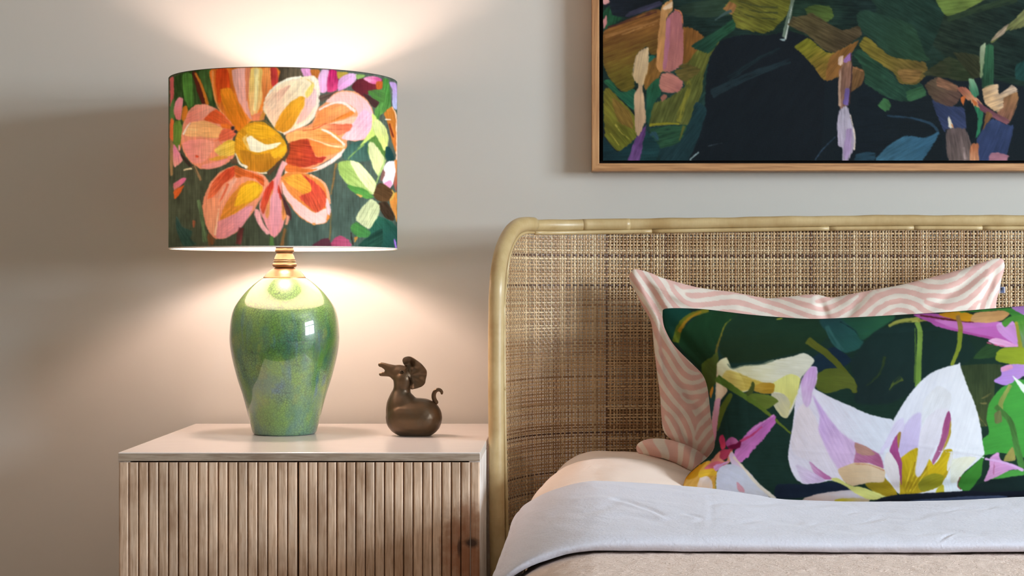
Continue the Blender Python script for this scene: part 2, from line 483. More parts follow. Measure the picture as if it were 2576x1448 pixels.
def mat_metal(name, c1, c2, rough, scale=40, metallic=1.0):
    m = M(name); n = m.noise(m.obj(), scale, 4, 0.6)
    m.set(**{'Base Color': m.mix(m.ramp(n, [(0.35, (0, 0, 0)), (0.65, (1, 1, 1))]), rgba(c1), rgba(c2)), 'Metallic': metallic, 'Roughness': rough})
    return m.m

def mat_bronze():
    m = M('bronze'); p = m.obj(); n = m.noise(p, 45, 4, 0.6); n2 = m.noise(p, 16, 3, 0.6)
    c = m.mix(m.ramp(n2, [(0.35, (0, 0, 0)), (0.65, (1, 1, 1))]), rgba((82, 68, 52)), rgba((100, 79, 56)))
    c = m.mix(m.ramp(n, [(0.5, (0, 0, 0)), (0.72, (0.6,) * 3)]), c, rgba((92, 84, 70)))
    m.set(**{'Base Color': c, 'Metallic': 0.55, 'Roughness': m.math('MULTIPLY_ADD', n, 0.12, 0.27)})
    return m.m

def mat_rattan_pole():
    m = M('rattan_pole'); p = m.pos()
    n = m.noise(m.mapping(p, (1, 1, 1)), 14, 4, 0.6); g = m.noise(m.mapping(p, (1, 1, 0.12)), 260, 3)
    c = m.mix(m.ramp(n, [(0.32, (0, 0, 0)), (0.62, (1, 1, 1))]), rgba((176, 148, 98)), rgba((206, 184, 136)))
    c = m.mix(m.math('MULTIPLY', g, 0.35), c, rgba((158, 126, 78)))
    m.set(**{'Base Color': c, 'Roughness': 0.42, 'Normal': m.bump(g, 0.08, 0.0008)})
    m.b.inputs['Coat Weight'].default_value = 0.25; m.b.inputs['Coat Roughness'].default_value = 0.3
    return m.m

def mat_cane():
    m = M('woven_cane'); a = m.attr('print'); n = m.noise(m.pos(), 300, 3)
    m.set(**{'Base Color': m.mix(0.5, a, m.mix(n, G(0.55), G(1.35)), 'MULTIPLY'), 'Roughness': 0.36})
    m.b.inputs['Specular IOR Level'].default_value = 0.65
    return m.m

def mat_print(name, rough=0.85, weave=900, strength=0.15, sheen=0.0, slub=0.0, spec=0.25):
    m = M(name); a = m.attr('print'); p = m.pos()
    w1 = m.noise(m.mapping(p, (1, 1, 0.15)), weave, 2); w2 = m.noise(m.mapping(p, (0.15, 0.15, 1)), weave, 2)
    h = m.math('ADD', w1, w2); c = a
    if slub:
        k = m.math('MULTIPLY_ADD', m.math('ADD', h, -1.0), slub, 1.0)
        cc = m.node('CombineColor'); [m.l.new(k, cc.inputs[i]) for i in range(3)]
        c = m.mix(1.0, a, cc.outputs[0], 'MULTIPLY')
    m.set(**{'Base Color': c, 'Roughness': rough, 'Normal': m.bump(h, strength, 0.0008)})
    m.b.inputs['Specular IOR Level'].default_value = spec
    m.b.inputs['Sheen Weight'].default_value = sheen
    return m.m

def mat_shade():
    """printed linen over a white lining: the print is seen from outside, the lining from inside; light passes through both"""
    m = M('lampshade_linen'); a = m.attr('print'); p = m.pos()
    w1 = m.noise(m.mapping(p, (1, 1, 0.05)), 520, 3); w2 = m.noise(m.mapping(p, (0.06, 0.06, 1)), 560, 2)
    k = m.math('ADD', m.math('MULTIPLY_ADD', w1, 0.75, 0.62), m.math('MULTIPLY', w2, 0.22))
    cc = m.node('CombineColor'); [m.l.new(k, cc.inputs[i]) for i in range(3)]
    c = m.mix(1.0, a, cc.outputs[0], 'MULTIPLY')
    back = m.node('NewGeometry').outputs['Backfacing']
    d1 = m.node('BsdfDiffuse'); m.l.new(c, d1.inputs[0])
    d2 = m.node('BsdfDiffuse'); d2.inputs[0].default_value = (0.78, 0.75, 0.70, 1)
    dm = m.node('MixShader'); m.l.new(back, dm.inputs[0]); m.l.new(d1.outputs[0], dm.inputs[1]); m.l.new(d2.outputs[0], dm.inputs[2])
    tr = m.node('BsdfTranslucent'); m.l.new(c, tr.inputs[0])
    mx = m.node('MixShader'); mx.inputs[0].default_value = SHADE_T
    m.l.new(dm.outputs[0], mx.inputs[1]); m.l.new(tr.outputs[0], mx.inputs[2])
    m.l.new(mx.outputs[0], m.out.inputs[0])
    return m.m
SHADE_T = 0.067

def mat_emit(name, rgb, L):
    m = M(name); m.set(**{'Base Color': (0.9, 0.88, 0.85, 1), 'Emission Color': (*rgb, 1), 'Emission Strength': L})
    return m.m

def mat_linen(name, c, creases, fine, rough=0.9, sheen=0.15):
    """washed cotton: creases = (scale, strength), fine = (scale, strength)"""
    m = M(name); p = m.pos()
    n = m.noise(m.mapping(p, (1, 1.6, 1), (0, 0, 0.5)), creases[0], 5, 0.6, 0.5)
    r = m.math('ABSOLUTE', m.math('SUBTRACT', n, 0.5))
    f = m.noise(p, fine[0], 3)
    b1 = m.bump(r, creases[1], 0.012); b2 = m.bump(f, fine[1], 0.002, b1)
    cc = m.mix(m.noise(p, 9, 3), rgba(c, 0.96), rgba(c, 1.03))
    m.set(**{'Base Color': cc, 'Roughness': rough, 'Normal': b2})
    m.b.inputs['Specular IOR Level'].default_value = 0.2
    m.b.inputs['Sheen Weight'].default_value = sheen
    return m.m

def mat_oak(sc=(1, 1, 0.05)):
    m = M('oak_frame'); p = m.pos(); s = m.sep(p)
    g1 = m.noise(m.mapping(p, sc), 260, 4, 0.6, 0.4)
    c = m.ramp(g1, [(0.3, rgba((150, 104, 66))), (0.55, rgba((186, 138, 92))), (0.75, rgba((202, 156, 108)))])
    m.set(**{'Base Color': c, 'Roughness': 0.5})
    return m.m

MAT = dict(wall=mat_wall(), white=mat_flat('white_gloss_paint', (225, 224, 218), 0.4), inner=mat_flat('room_paint', (190, 170, 148), 0.85), floor=mat_floor(),
           ceil=mat_flat('ceiling_paint', (206, 200, 190), 0.9), top=mat_top(),
           edge=mat_washed_wood('washed_edge', 'x', (176, 160, 142), (152, 132, 112), (196, 180, 162)),
           side=mat_washed_wood('washed_side', 'z', (222, 216, 210), (206, 198, 190), (234, 230, 224)),
           reed=mat_washed_wood('washed_reeds', 'z', (226, 196, 168), (200, 166, 136), (240, 216, 192), True),
           groove=mat_flat('groove_timber', (140, 106, 78), 0.7),
           vase=mat_vase(), brass=mat_metal('aged_brass', (140, 108, 78), (158, 124, 92), 0.38),
           steel=mat_metal('plated_wire', (190, 180, 160), (210, 200, 184), 0.3), bronze=mat_bronze(),
           eye=mat_metal('dark_bronze', (52, 42, 34), (80, 66, 50), 0.25),
           pole=mat_rattan_pole(), cane=mat_cane(), shade=mat_shade(), bulb=mat_emit('lit_bulb', BULB_RGB, BULB_L),
           oak=mat_oak(), oak_x=mat_oak((0.05, 1, 1)), gap=mat_flat('frame_inside', (34, 24, 18), 0.8),
           canvas=mat_print('painted_canvas', 0.85, 1100, 0.35, slub=0.0, spec=0.08), cushion=mat_print('printed_linen', 0.9, 800, 0.10, 0.0, spec=0.08),
           zebra=mat_print('zebra_linen', 0.9, 800, 0.15, 0.1),
           sheet=mat_linen('white_cotton', (216, 218, 230), (11, 0.16), (260, 0.3)),
           duvet=mat_linen('blush_cotton', (232, 214, 200), (8, 0.35), (300, 0.1)),
           quilt=mat_linen('peach_crinkle', (236, 214, 200), (85, 0.55), (420, 0.25)),
           mattress=mat_flat('mattress_ticking', (214, 210, 202), 0.9), tagc=mat_flat('navy_tag', (92, 104, 138), 0.8))

# ------------------------------------------------------------------ the room
T = 0.12
def structure(name, boxes, mat):
    bm = bmesh.new()
    for lo_, hi_ in boxes: box_bm(bm, lo_, hi_)
    return tag(bm_obj(name, bm, mat), kind='structure')

structure('wall_back', [((ROOM_X0 - T, WALL_Y, 0), (ROOM_X1 + T, WALL_Y + T, ROOM_H))], MAT['wall'])
structure('wall_left', [((ROOM_X0 - T, ROOM_Y0 - T, 0), (ROOM_X0, WALL_Y, ROOM_H))], MAT['inner'])
structure('wall_front', [((ROOM_X0, ROOM_Y0 - T, 0), (ROOM_X1 + T, ROOM_Y0, ROOM_H))], MAT['inner'])
structure('wall_right', [((ROOM_X1, ROOM_Y0, 0), (ROOM_X1 + T, WIN[0], ROOM_H)), ((ROOM_X1, WIN[1], 0), (ROOM_X1 + T, WALL_Y, ROOM_H)),
                         ((ROOM_X1, WIN[0], 0), (ROOM_X1 + T, WIN[1], WIN[2])), ((ROOM_X1, WIN[0], WIN[3]), (ROOM_X1 + T, WIN[1], ROOM_H))], MAT['inner'])
structure('floor', [((ROOM_X0 - T, ROOM_Y0 - T, -0.1), (ROOM_X1 + T, WALL_Y + T, 0))], MAT['floor'])
structure('ceiling', [((ROOM_X0 - T, ROOM_Y0 - T, ROOM_H), (ROOM_X1 + T, WALL_Y + T, ROOM_H + 0.1))], MAT['ceil'])
structure('baseboard_back', [((ROOM_X0, WALL_Y - 0.012, 0), (ROOM_X1, WALL_Y, 0.09))], MAT['white'])
yc, zc = (WIN[0] + WIN[1]) / 2, (WIN[2] + WIN[3]) / 2
x0, x1 = ROOM_X1 + 0.04, ROOM_X1 + 0.09
structure('window_1', [((x0, WIN[0], WIN[2]), (x1, WIN[0] + 0.05, WIN[3])), ((x0, WIN[1] - 0.05, WIN[2]), (x1, WIN[1], WIN[3])),
                       ((x0, WIN[0] + 0.05, WIN[2]), (x1, WIN[1] - 0.05, WIN[2] + 0.05)), ((x0, WIN[0] + 0.05, WIN[3] - 0.05), (x1, WIN[1] - 0.05, WIN[3])),
                       ((x0 + 0.01, yc - 0.06, WIN[2] + 0.05), (x1 - 0.01, yc + 0.06, WIN[3] - 0.05)),
                       ((x0 + 0.012, WIN[0] + 0.05, zc - 0.045), (x1 - 0.012, WIN[1] - 0.05, zc + 0.045))], MAT['white'])

# ------------------------------------------------------------------ bedside cabinet
CX0, CX1, CY0, CY1, CZ = -0.7096, -0.1395, 2.755, 3.325, 0.62
cab = thing('bedside_cabinet', 'white-washed wooden bedside cabinet with reeded doors, under the lit lamp', 'cabinet', ((CX0 + CX1) / 2, 3.04, 0))
TH = 0.0135
bm = bmesh.new(); box_bm(bm, (CX0, CY0, CZ - TH), (CX1, CY1, CZ), 0.0012)
top = bm_obj('top', bm, MAT['top'], cab)
box('edge_band', (CX0 + 0.0006, CY0 - 0.0006, CZ - TH + 0.0004), (CX1 - 0.0006, CY0 + 0.0002, CZ - 0.0016), MAT['edge'], top)
for sx in (0, 1):
    a = CX0 if sx == 0 else CX1 - 0.018
    box('side_panel', (a, CY0 + 0.004, 0.08), (a + 0.018, CY1, CZ - TH), MAT['side'], cab, 0.0008)
box('back_panel', (CX0 + 0.018, CY1 - 0.012, 0.08), (CX1 - 0.018, CY1, CZ - TH), MAT['side'], cab)
box('bottom_panel', (CX0 + 0.018, CY0 + 0.026, 0.08), (CX1 - 0.018, CY1 - 0.012, 0.10), MAT['side'], cab)
for sx in (CX0 + 0.03, CX1 - 0.07):
    for sy in (CY0 + 0.04, CY1 - 0.08):
        bm = bmesh.new(); box_bm(bm, (sx, sy, 0), (sx + 0.04, sy + 0.04, 0.08), 0.003)
        bm_obj('leg', bm, MAT['side'], cab)
# a reed: flat face, quarter-round shoulders, shared by both doors
zt, zb_ = CZ - TH - 0.0022, 0.095
PITCH = 24.8 * CY0 / F
def reed_mesh(w, d=0.010):
    r = 0.0026; pr = [(-w / 2, d)]
    for k in range(5):
        a = math.pi - k * math.pi / 8; pr.append((-w / 2 + r + r * math.cos(a), r - r * math.sin(a)))
    for k in range(5):
        a = math.pi / 2 - k * math.pi / 8; pr.append((w / 2 - r + r * math.cos(a), r - r * math.sin(a)))
    pr.append((w / 2, d)); pr = np.array(pr)
    V = np.vstack([np.stack([pr[:, 0], pr[:, 1], np.full(len(pr), z)], 1) for z in (zb_, zt)])
    n = len(pr); i = np.arange(n - 1)
    q = np.stack([i, i + 1, n + i + 1, n + i], 1)
    tri = [[n, n + k, n + k + 1] for k in range(1, n - 1)] + [[0, k + 1, k] for k in range(1, n - 1)]
    me = mesh_arrays('reed', V, q, tris=np.array(tri), smooth=False); me.materials.append(MAT['reed']); return me
reed_me = reed_mesh(PITCH - 0.0014)
xm = (749 - VX) * CY0 / F
for (xa, xb, n) in ((CX0 + 0.0006, xm - 0.0008, 18), (xm + 0.0008, CX1 - 0.0006, 19)):
    door = box('door', (xa, CY0 + 0.0065, zb_ - 0.002), (xb, CY0 + 0.025, zt), MAT['groove'], cab)
    dd = Vector(cab.location) + Vector(door.location)
    p = (xb - xa) / n
    for k in range(n):
        o = bpy.data.objects.new('reed', reed_me); COL.objects.link(o); o.parent = door
        o.location = Vector((xa + (k + 0.5) * p, CY0 + 0.0005 + 0.0004 * random.random(), 0)) - dd
        o.scale = ((p - 0.0014 + 0.0003 * (random.random() - 0.5)) / (PITCH - 0.0014), 1, 1)

# ------------------------------------------------------------------ table lamp
LX, LY = -0.5034, 3.10
lamp = thing('table_lamp', 'lit table lamp with green crackle-glazed vase base and orange dahlia print shade', 'lamp', (LX, LY, CZ))
SC = 1420.0
Zp = lambda py: EYE - (py - VY) / SC
vp = [(253, 1338), (262, 1305), (288, 1200), (313, 1100), (341, 1000), (373, 900), (400, 800), (423, 700), (437, 610), (440, 530), (429, 400), (399, 300), (330, 200), (263, 130), (195, 76), (170, 62)]
prof = [(h / 3.218 / SC, Zp(680 + y / 3.218)) for h, y in vp]
z0, zs = prof[0][1], prof[-1][1]
prof = [(r, CZ + 0.0004 + (z - z0) * (zs - CZ) / (zs - z0)) for r, z in prof]
prof = [(prof[0][0] - 0.003, prof[0][1])] + [(prof[0][0], prof[0][1] + 0.002)] + prof[1:]
body = lathe('vase_base', prof, (LX, LY), MAT['vase'], lamp, 128, 120)
ctr = 1275
neck = [(205, 1216), (212, 1208), (212, 1194), (204, 1186), (188, 1165), (160, 1135), (120, 1108), (92, 1096), (92, 1092)]
R = lambda n: [(h / 4.022 / SC, Zp(400 + y / 4.022)) for h, y in n]
lathe('neck_cap', R(neck), (LX, LY), MAT['brass'], lamp, 64)
lathe('neck_ring', R([(90, 1094), (116, 1090), (122, 1078), (122, 1062), (116, 1052), (104, 1046), (110, 1042), (113, 1034), (110, 1026)]), (LX, LY), MAT['brass'], lamp, 64)
lathe('neck_cone', R([(110, 1028), (104, 1010), (96, 985), (86, 965), (80, 952), (88, 946), (94, 938), (96, 920), (92, 906), (86, 900)]), (LX, LY), MAT['brass'], lamp, 64)
lathe('bulb_holder', [(0.0155, Zp(624)), (0.0155, Zp(560)), (0.0175, Zp(556)), (0.0175, Zp(520)), (0.013, Zp(516))], (LX, LY), MAT['brass'], lamp, 40)
bz = 1.082
bp = [(0.012, bz - 0.062), (0.0125, bz - 0.045), (0.017, bz - 0.032), (0.026, bz - 0.014), (0.030, bz + 0.004), (0.0275, bz + 0.020), (0.018, bz + 0.031), (0.006, bz + 0.035)]
lathe('bulb', bp, (LX, LY), MAT['bulb'], lamp, 20)

# the print on the shade
C = Canvas(424, 160, 1006, 640, 1.0 / 1.15, (62, 76, 62))
C.grain = 0.8; C.curve = 0.6; C.blur = 2; C.bristle = (3, 0.9)
P = C.poly; K = C.stroke
C.use('L1')
P([(80, 100), (1500, 100), (1500, 2100), (80, 2100)], (70, 76, 58), (74, 80, 62), ang=90, streak=.22, smooth=False)
P([(1300, 100), (2450, 100), (2450, 2100), (1300, 2100)], (84, 92, 80), (72, 88, 78), ang=90, streak=.22, smooth=False, soft=8)
P([(150, 220), (540, 130), (570, 520), (420, 640), (150, 720)], (52, 78, 38), (60, 86, 48), ang=85, streak=.3)
P([(230, 200), (330, 185), (350, 480), (300, 530), (250, 420)], (78, 128, 56), ang=88, streak=.25)
P([(400, 160), (540, 145), (540, 470), (480, 380)], (66, 98, 50), ang=88, streak=.3)
P([(335, 180), (385, 172), (480, 430), (470, 500), (420, 470)], (92, 40, 32))
K([(368, 175), (430, 300), (470, 420), (492, 500)], (22, 34), (208, 130, 48))
P([(112, 230), (152, 225), (146, 450), (112, 520)], (205, 100, 98))
P([(150, 420), (160, 560), (145, 720), (112, 660), (112, 520)], (86, 120, 66))
P([(165, 470), (200, 420), (245, 440), (235, 560), (215, 650), (165, 640), (150, 560)], (236, 150, 165), (226, 132, 130), g=90)
P([(240, 520), (282, 508), (292, 600), (250, 670), (225, 640)], (206, 124, 44))
P([(112, 640), (150, 650), (150, 850), (112, 860)], (226, 112, 62))
P([(215, 690), (245, 760), (230, 900), (195, 1000), (205, 850)], (206, 128, 54))
P([(150, 680), (215, 650), (238, 760), (215, 890), (178, 1020), (145, 900)], (104, 142, 60), (92, 118, 50), streak=.2)
P([(146, 890), (200, 960), (238, 1060), (160, 1130), (138, 1050)], (228, 134, 168), (238, 160, 150))
P([(196, 900), (214, 905), (216, 950), (200, 960)], (240, 170, 190))
P([(112, 860), (146, 890), (140, 1200), (112, 1200)], (150, 120, 80))
P([(148, 1290), (230, 1240), (282, 1234), (250, 1290), (150, 1360)], (222, 112, 160), (214, 128, 122))
P([(148, 1362), (255, 1310), (205, 1400), (155, 1450)], (206, 96, 44))
K([(350, 1110), (390, 1190), (428, 1260)], (36, 22), (150, 120, 84), dry=.35)
K([(245, 1160), (290, 1145), (335, 1142)], 15, (238, 218, 174))
P([(215, 980), (280, 1040), (330, 1110), (300, 1120), (230, 1030)], (58, 50, 44), dry=.3)
# top right passages
P([(1200, 120), (1440, 130), (1450, 230), (1300, 245), (1210, 330)], (92, 80, 62), ang=90, streak=.35)
P([(1438, 130), (1530, 130), (1545, 225), (1500, 245), (1460, 200)], (228, 156, 198))
P([(1530, 140), (1625, 145), (1625, 235), (1550, 208)], (194, 112, 50))
P([(1640, 145), (1722, 150), (1704, 350), (1630, 372), (1608, 250)], (240, 188, 220), (236, 170, 206), g=90)
P([(1720, 150), (1800, 155), (1822, 280), (1800, 352), (1698, 362)], (198, 42, 102), (214, 70, 118), streak=.22)
P([(1800, 160), (1925, 175), (1850, 232), (1810, 232)], (184, 152, 60))
P([(1830, 230), (1920, 178), (2002, 188), (1990, 250), (1920, 312), (1820, 362), (1806, 310)], (232, 180, 214), (222, 150, 196))
P([(1990, 186), (2095, 200), (2010, 242)], (142, 172, 92))
P([(1950, 310), (2010, 240), (2100, 228), (2200, 255), (2265, 240), (2255, 330), (2130, 372), (2080, 440), (1990, 382)], (120, 40, 50), (96, 38, 44))
P([(2065, 228), (2160, 205), (2262, 238), (2200, 290), (2120, 272)], (218, 88, 142), (236, 150, 180))
P([(2200, 260), (2275, 265), (2255, 335), (2200, 345)], (188, 90, 40))
P([(2060, 380), (2160, 420), (2228, 460), (2235, 535), (2160, 512)], (72, 46, 44))
P([(2268, 235), (2325, 250), (2345, 520), (2240, 600), (2210, 720), (2180, 560), (2230, 480), (2258, 380)], (72, 128, 56), (88, 134, 66), streak=.22)
P([(2115, 352), (2285, 350), (2275, 480), (2185, 442), (2130, 400)], (78, 124, 58), dry=.2)
P([(2326, 265), (2410, 290), (2410, 545), (2360, 505), (2360, 350)], (194, 154, 208), (180, 184, 218), g=90)
# big upper petals
P([(540, 130), (1190, 120), (1204, 260), (1130, 420), (1060, 560), (1010, 655), (930, 668), (860, 725), (760, 765), (640, 595), (570, 450), (536, 300)], (228, 122, 44), (234, 136, 60), ang=80, streak=.16)
P([(580, 140), (692, 135), (722, 350), (640, 420), (606, 510), (575, 330)], (206, 72, 30), (220, 92, 34), streak=.2)
P([(620, 340), (722, 328), (802, 480), (892, 640), (884, 735), (775, 768), (700, 640), (640, 480)], (226, 138, 36), (224, 126, 34), streak=.16)
P([(740, 140), (902, 130), (882, 330), (902, 480), (945, 655), (890, 605), (800, 450), (756, 300)], (240, 180, 168), (238, 168, 150), streak=.12)
P([(872, 132), (932, 132), (905, 420), (882, 460)], (228, 136, 96))
P([(926, 132), (1046, 132), (1064, 300), (1034, 480), (985, 605), (930, 592), (906, 410)], (242, 204, 112), (240, 190, 120), streak=.18)
K([(985, 132), (985, 350), (968, 560)], (52, 30), (246, 226, 158), streak=.14)
P([(1056, 132), (1142, 132), (1134, 350), (1060, 490), (1036, 300)], (232, 148, 78), (226, 124, 62), streak=.2)
P([(1126, 128), (1190, 124), (1206, 260), (1150, 340)], (194, 62, 56), streak=.25)
P([(930, 610), (1050, 560), (1062, 650), (960, 668)], (232, 134, 92), dry=.15)
P([(1050, 560), (1085, 580), (1040, 650), (1010, 650)], (210, 140, 60))
K([(546, 150), (546, 300), (590, 500), (690, 660)], (18, 12), (246, 164, 96))
# pale petal, upper right of the heart
P([(1055, 490), (1105, 375), (1195, 282), (1320, 225), (1450, 212), (1560, 202), (1612, 248), (1624, 380), (1602, 520), (1562, 640), (1472, 715), (1350, 755), (1260, 785), (1180, 745), (1100, 625), (1056, 560)], (252, 228, 190), (250, 220, 178), streak=.06)
P([(1075, 445), (1200, 325), (1350, 262), (1450, 256), (1504, 298), (1452, 382), (1332, 452), (1232, 602), (1190, 725), (1098, 612)], (250, 205, 168), (252, 228, 186), g=-30, streak=.10)
P([(1100, 470), (1230, 340), (1330, 300), (1250, 420), (1150, 560)], (248, 190, 158), (250, 214, 178), streak=.12, soft=2)
P([(1476, 425), (1560, 325), (1604, 380), (1582, 505), (1480, 645), (1385, 698), (1420, 600), (1470, 505)], (246, 200, 196), (242, 180, 160), g=120)
P([(1165, 735), (1226, 602), (1326, 472), (1430, 408), (1484, 428), (1464, 520), (1402, 622), (1352, 722), (1270, 775)], (230, 162, 46), (222, 146, 40), streak=.12)
P([(1480, 372), (1540, 290), (1572, 268), (1562, 352), (1500, 432)], (240, 212, 112))
K([(1556, 215), (1606, 330), (1604, 490), (1532, 640), (1400, 730), (1262, 792)], (40, 26), (253, 236, 212), (252, 222, 196))
K([(1072, 440), (1170, 318), (1300, 240), (1440, 216)], (14, 26), (253, 240, 214))
K([(1430, 225), (1500, 240), (1560, 290)], (10, 14), (240, 200, 120))
P([(1615, 410), (1720, 378), (1806, 356), (1806, 402), (1700, 442), (1640, 474)], (86, 68, 58), streak=.4, dry=.1)
# right petal
P([(1605, 532), (1700, 460), (1770, 378), (1870, 350), (1985, 366), (2085, 428), (2155, 520), (2174, 620), (2154, 762), (2092, 845), (1980, 864), (1904, 852), (1896, 930), (1800, 1012), (1650, 1092), (1500, 1165), (1380, 1196), (1285, 1184), (1275, 1100), (1308, 900), (1278, 800), (1400, 738), (1550, 680)], (240, 158, 106), (238, 148, 100), streak=.10)
P([(1690, 470), (1780, 386), (1880, 360), (2000, 386), (2104, 458), (2166, 570), (2156, 745), (2092, 838), (1970, 860), (1846, 834), (1950, 742), (2012, 622), (1992, 545), (1900, 482)], (246, 190, 176), (238, 176, 190), streak=.07)
P([(1930, 700), (2070, 545), (2150, 600), (2146, 745), (2086, 830), (1970, 855), (1860, 832)], (238, 178, 196), (244, 190, 190), streak=.08)
P([(1560, 690), (1640, 540), (1800, 480), (1930, 520), (1994, 580), (1850, 640), (1700, 692), (1560, 745)], (242, 158, 98), (238, 140, 76), streak=.12)
P([(1720, 672), (1850, 602), (1960, 550), (1974, 590), (1850, 642)], (226, 124, 52), streak=.2)
P([(1600, 735), (1800, 664), (1994, 610), (1960, 682), (1800, 738)], (246, 190, 156))
P([(1536, 745), (1700, 692), (1954, 690), (1922, 764), (1800, 806), (1650, 775)], (230, 112, 78), (238, 150, 100), streak=.18)
P([(1285, 802), (1500, 730), (1680, 740), (1800, 800), (1884, 900), (1640, 872), (1520, 842), (1330, 905)], (236, 146, 70), (240, 170, 100), streak=.14)
P([(1308, 892), (1500, 838), (1564, 930), (1584, 1022), (1694, 1022), (1640, 1082), (1450, 1134), (1294, 1112)], (166, 54, 42), (184, 72, 40), streak=.25)
P([(1516, 850), (1640, 880), (1884, 910), (1874, 952), (1750, 1002), (1600, 1022), (1556, 960)], (234, 148, 76), (228, 124, 58), streak=.2)
K([(1516, 838), (1620, 868), (1750, 915), (1882, 918)], (12, 24), (250, 206, 152), streak=.2)
K([(1640, 742), (1740, 790), (1884, 902)], (20, 28), (252, 220, 202))
K([(1616, 548), (1730, 492), (1860, 478), (1990, 568)], (16, 32), (252, 222, 206))
K([(1884, 952), (1720, 1085), (1530, 1165), (1380, 1200), (1275, 1182)], (44, 32), (248, 220, 206), (250, 214, 188))
K([(1420, 760), (1560, 745), (1700, 680)], (8, 12), (206, 84, 54), dry=.2)
# left petals
P([(240, 702), (300, 560), (370, 498), (470, 490), (584, 538), (664, 600), (764, 722), (774, 782), (744, 852), (764, 1000), (740, 1054), (640, 1114), (520, 1144), (420, 1144), (326, 1084), (256, 992), (226, 880)], (242, 158, 126), (240, 150, 118), streak=.08)
P([(296, 572), (370, 502), (470, 496), (566, 540), (450, 642), (330, 672), (266, 684)], (242, 172, 150), (236, 140, 122), streak=.10)
P([(450, 652), (582, 542), (744, 702), (734, 782), (640, 700)], (226, 110, 60), (222, 92, 48), streak=.15)
P([(326, 680), (460, 658), (640, 730), (622, 832), (400, 822), (256, 802)], (246, 184, 118), (248, 190, 130), streak=.12)
P([(640, 742), (762, 740), (776, 802), (700, 852), (598, 862)], (226, 108, 76), streak=.16)
P([(620, 690), (740, 700), (720, 740), (640, 730)], (224, 116, 44))
P([(236, 882), (400, 842), (562, 872), (522, 1002), (440, 1084), (326, 1074)], (243, 164, 140), (238, 148, 140), streak=.08)
P([(560, 950), (700, 850), (772, 870), (762, 1000), (622, 1022), (572, 980)], (234, 190, 66), (236, 204, 100), streak=.14)
P([(500, 1042), (640, 1012), (724, 1030), (560, 1064)], (228, 166, 66))
P([(370, 1004), (405, 1015), (395, 1032), (368, 1030)], (226, 90, 60))
P([(440, 1100), (560, 1075), (700, 1040), (640, 1112), (520, 1142), (430, 1140)], (240, 156, 146))
K([(243, 796), (272, 740), (318, 672)], (22, 10), (251, 238, 218))
K([(540, 880), (600, 850), (640, 900)], 6, (236, 120, 80), dry=.2)
# heart
P([(766, 882), (788, 780), (858, 718), (930, 668), (1060, 668), (1132, 718), (1222, 790), (1284, 880), (1294, 962), (1242, 1044), (1162, 1114), (1080, 1174), (980, 1184), (888, 1144), (806, 1052), (766, 962)], (222, 162, 38), (214, 150, 36), streak=.12)
P([(880, 720), (1000, 688), (1120, 718), (1182, 800), (1050, 842), (900, 802)], (236, 172, 36), (240, 180, 44), streak=.12)
P([(806, 962), (900, 962), (980, 1002), (1130, 982), (1242, 1044), (1080, 1172), (980, 1182), (886, 1142)], (196, 134, 38), (188, 122, 34), ang=85, streak=.2)
P([(1126, 982), (1284, 898), (1284, 972), (1180, 1044)], (238, 178, 42))
P([(838, 842), (900, 788), (880, 872), (964, 972), (896, 950)], (232, 190, 96))
P([(880, 832), (930, 808), (1000, 858), (1082, 892), (1234, 878), (1180, 932), (1070, 962), (1000, 984), (930, 962), (900, 900)], (252, 242, 200), (253, 246, 214), streak=.05)
K([(770, 985), (818, 1085), (892, 1132)], (14, 30), (253, 244, 218))
K([(812, 1202), (930, 1190), (1095, 1186)], (26, 14), (253, 236, 200))
K([(1310, 880), (1300, 1000), (1215, 1080), (1106, 1200)], (24, 34), (86, 64, 44), dry=.12)
K([(918, 672), (1060, 656), (1130, 700), (1240, 805)], 11, (128, 104, 54), dry=.3)
P([(725, 720), (758, 712), (766, 748), (735, 755)], (62, 52, 52)); P([(756, 752), (790, 748), (796, 780), (760, 784)], (62, 52, 52))
P([(718, 1050), (785, 1040), (794, 1094), (738, 1098)], (92, 76, 58), streak=.3)
C.use('L2')
# lower petals
P([(762, 66), (620, 126), (526, 230), (456, 380), (438, 480), (456, 620), (510, 742), (570, 804), (660, 802), (780, 742), (874, 632), (964, 520), (1004, 440), (1074, 342), (1124, 260), (1060, 160), (900, 108), (800, 86)], (240, 156, 118), (238, 148, 114), streak=.08)
P([(762, 72), (640, 128), (538, 240), (484, 420), (590, 342), (660, 252), (764, 172)], (216, 82, 50), (226, 112, 72), streak=.2)
P([(446, 482), (500, 400), (604, 400), (604, 560), (560, 762), (500, 722)], (243, 158, 118), (244, 168, 128), streak=.08)
P([(596, 382), (700, 240), (792, 186), (770, 242), (680, 400), (620, 562)], (246, 182, 156), (244, 160, 120))
P([(770, 66), (860, 108), (1050, 178), (1066, 284), (980, 204), (860, 182), (776, 192)], (208, 92, 42), (216, 108, 50), streak=.2)
P([(830, 258), (900, 218), (984, 228), (1054, 282), (1012, 382), (900, 454), (780, 544), (614, 614), (676, 440), (756, 332)], (230, 166, 42), (222, 138, 54), g=200, streak=.14)
P([(830, 288), (960, 238), (1042, 290), (960, 402), (820, 464), (758, 472)], (240, 188, 44), (236, 178, 40), streak=.1)
P([(586, 642), (720, 582), (880, 482), (954, 470), (900, 602), (800, 722), (680, 798), (576, 792)], (234, 156, 166), (236, 150, 150), streak=.08)
K([(604, 500), (592, 600), (566, 770)], (8, 24), (250, 206, 166))
K([(700, 250), (660, 340), (612, 440)], (30, 10), (226, 110, 76), dry=.25)
P([(1200, 165), (1130, 228), (1056, 330), (1016, 450), (1028, 562), (1088, 682), (1138, 784), (1172, 794), (1234, 722), (1274, 602), (1294, 500), (1262, 420), (1242, 300), (1244, 180)], (232, 146, 134), (234, 150, 150), streak=.08)
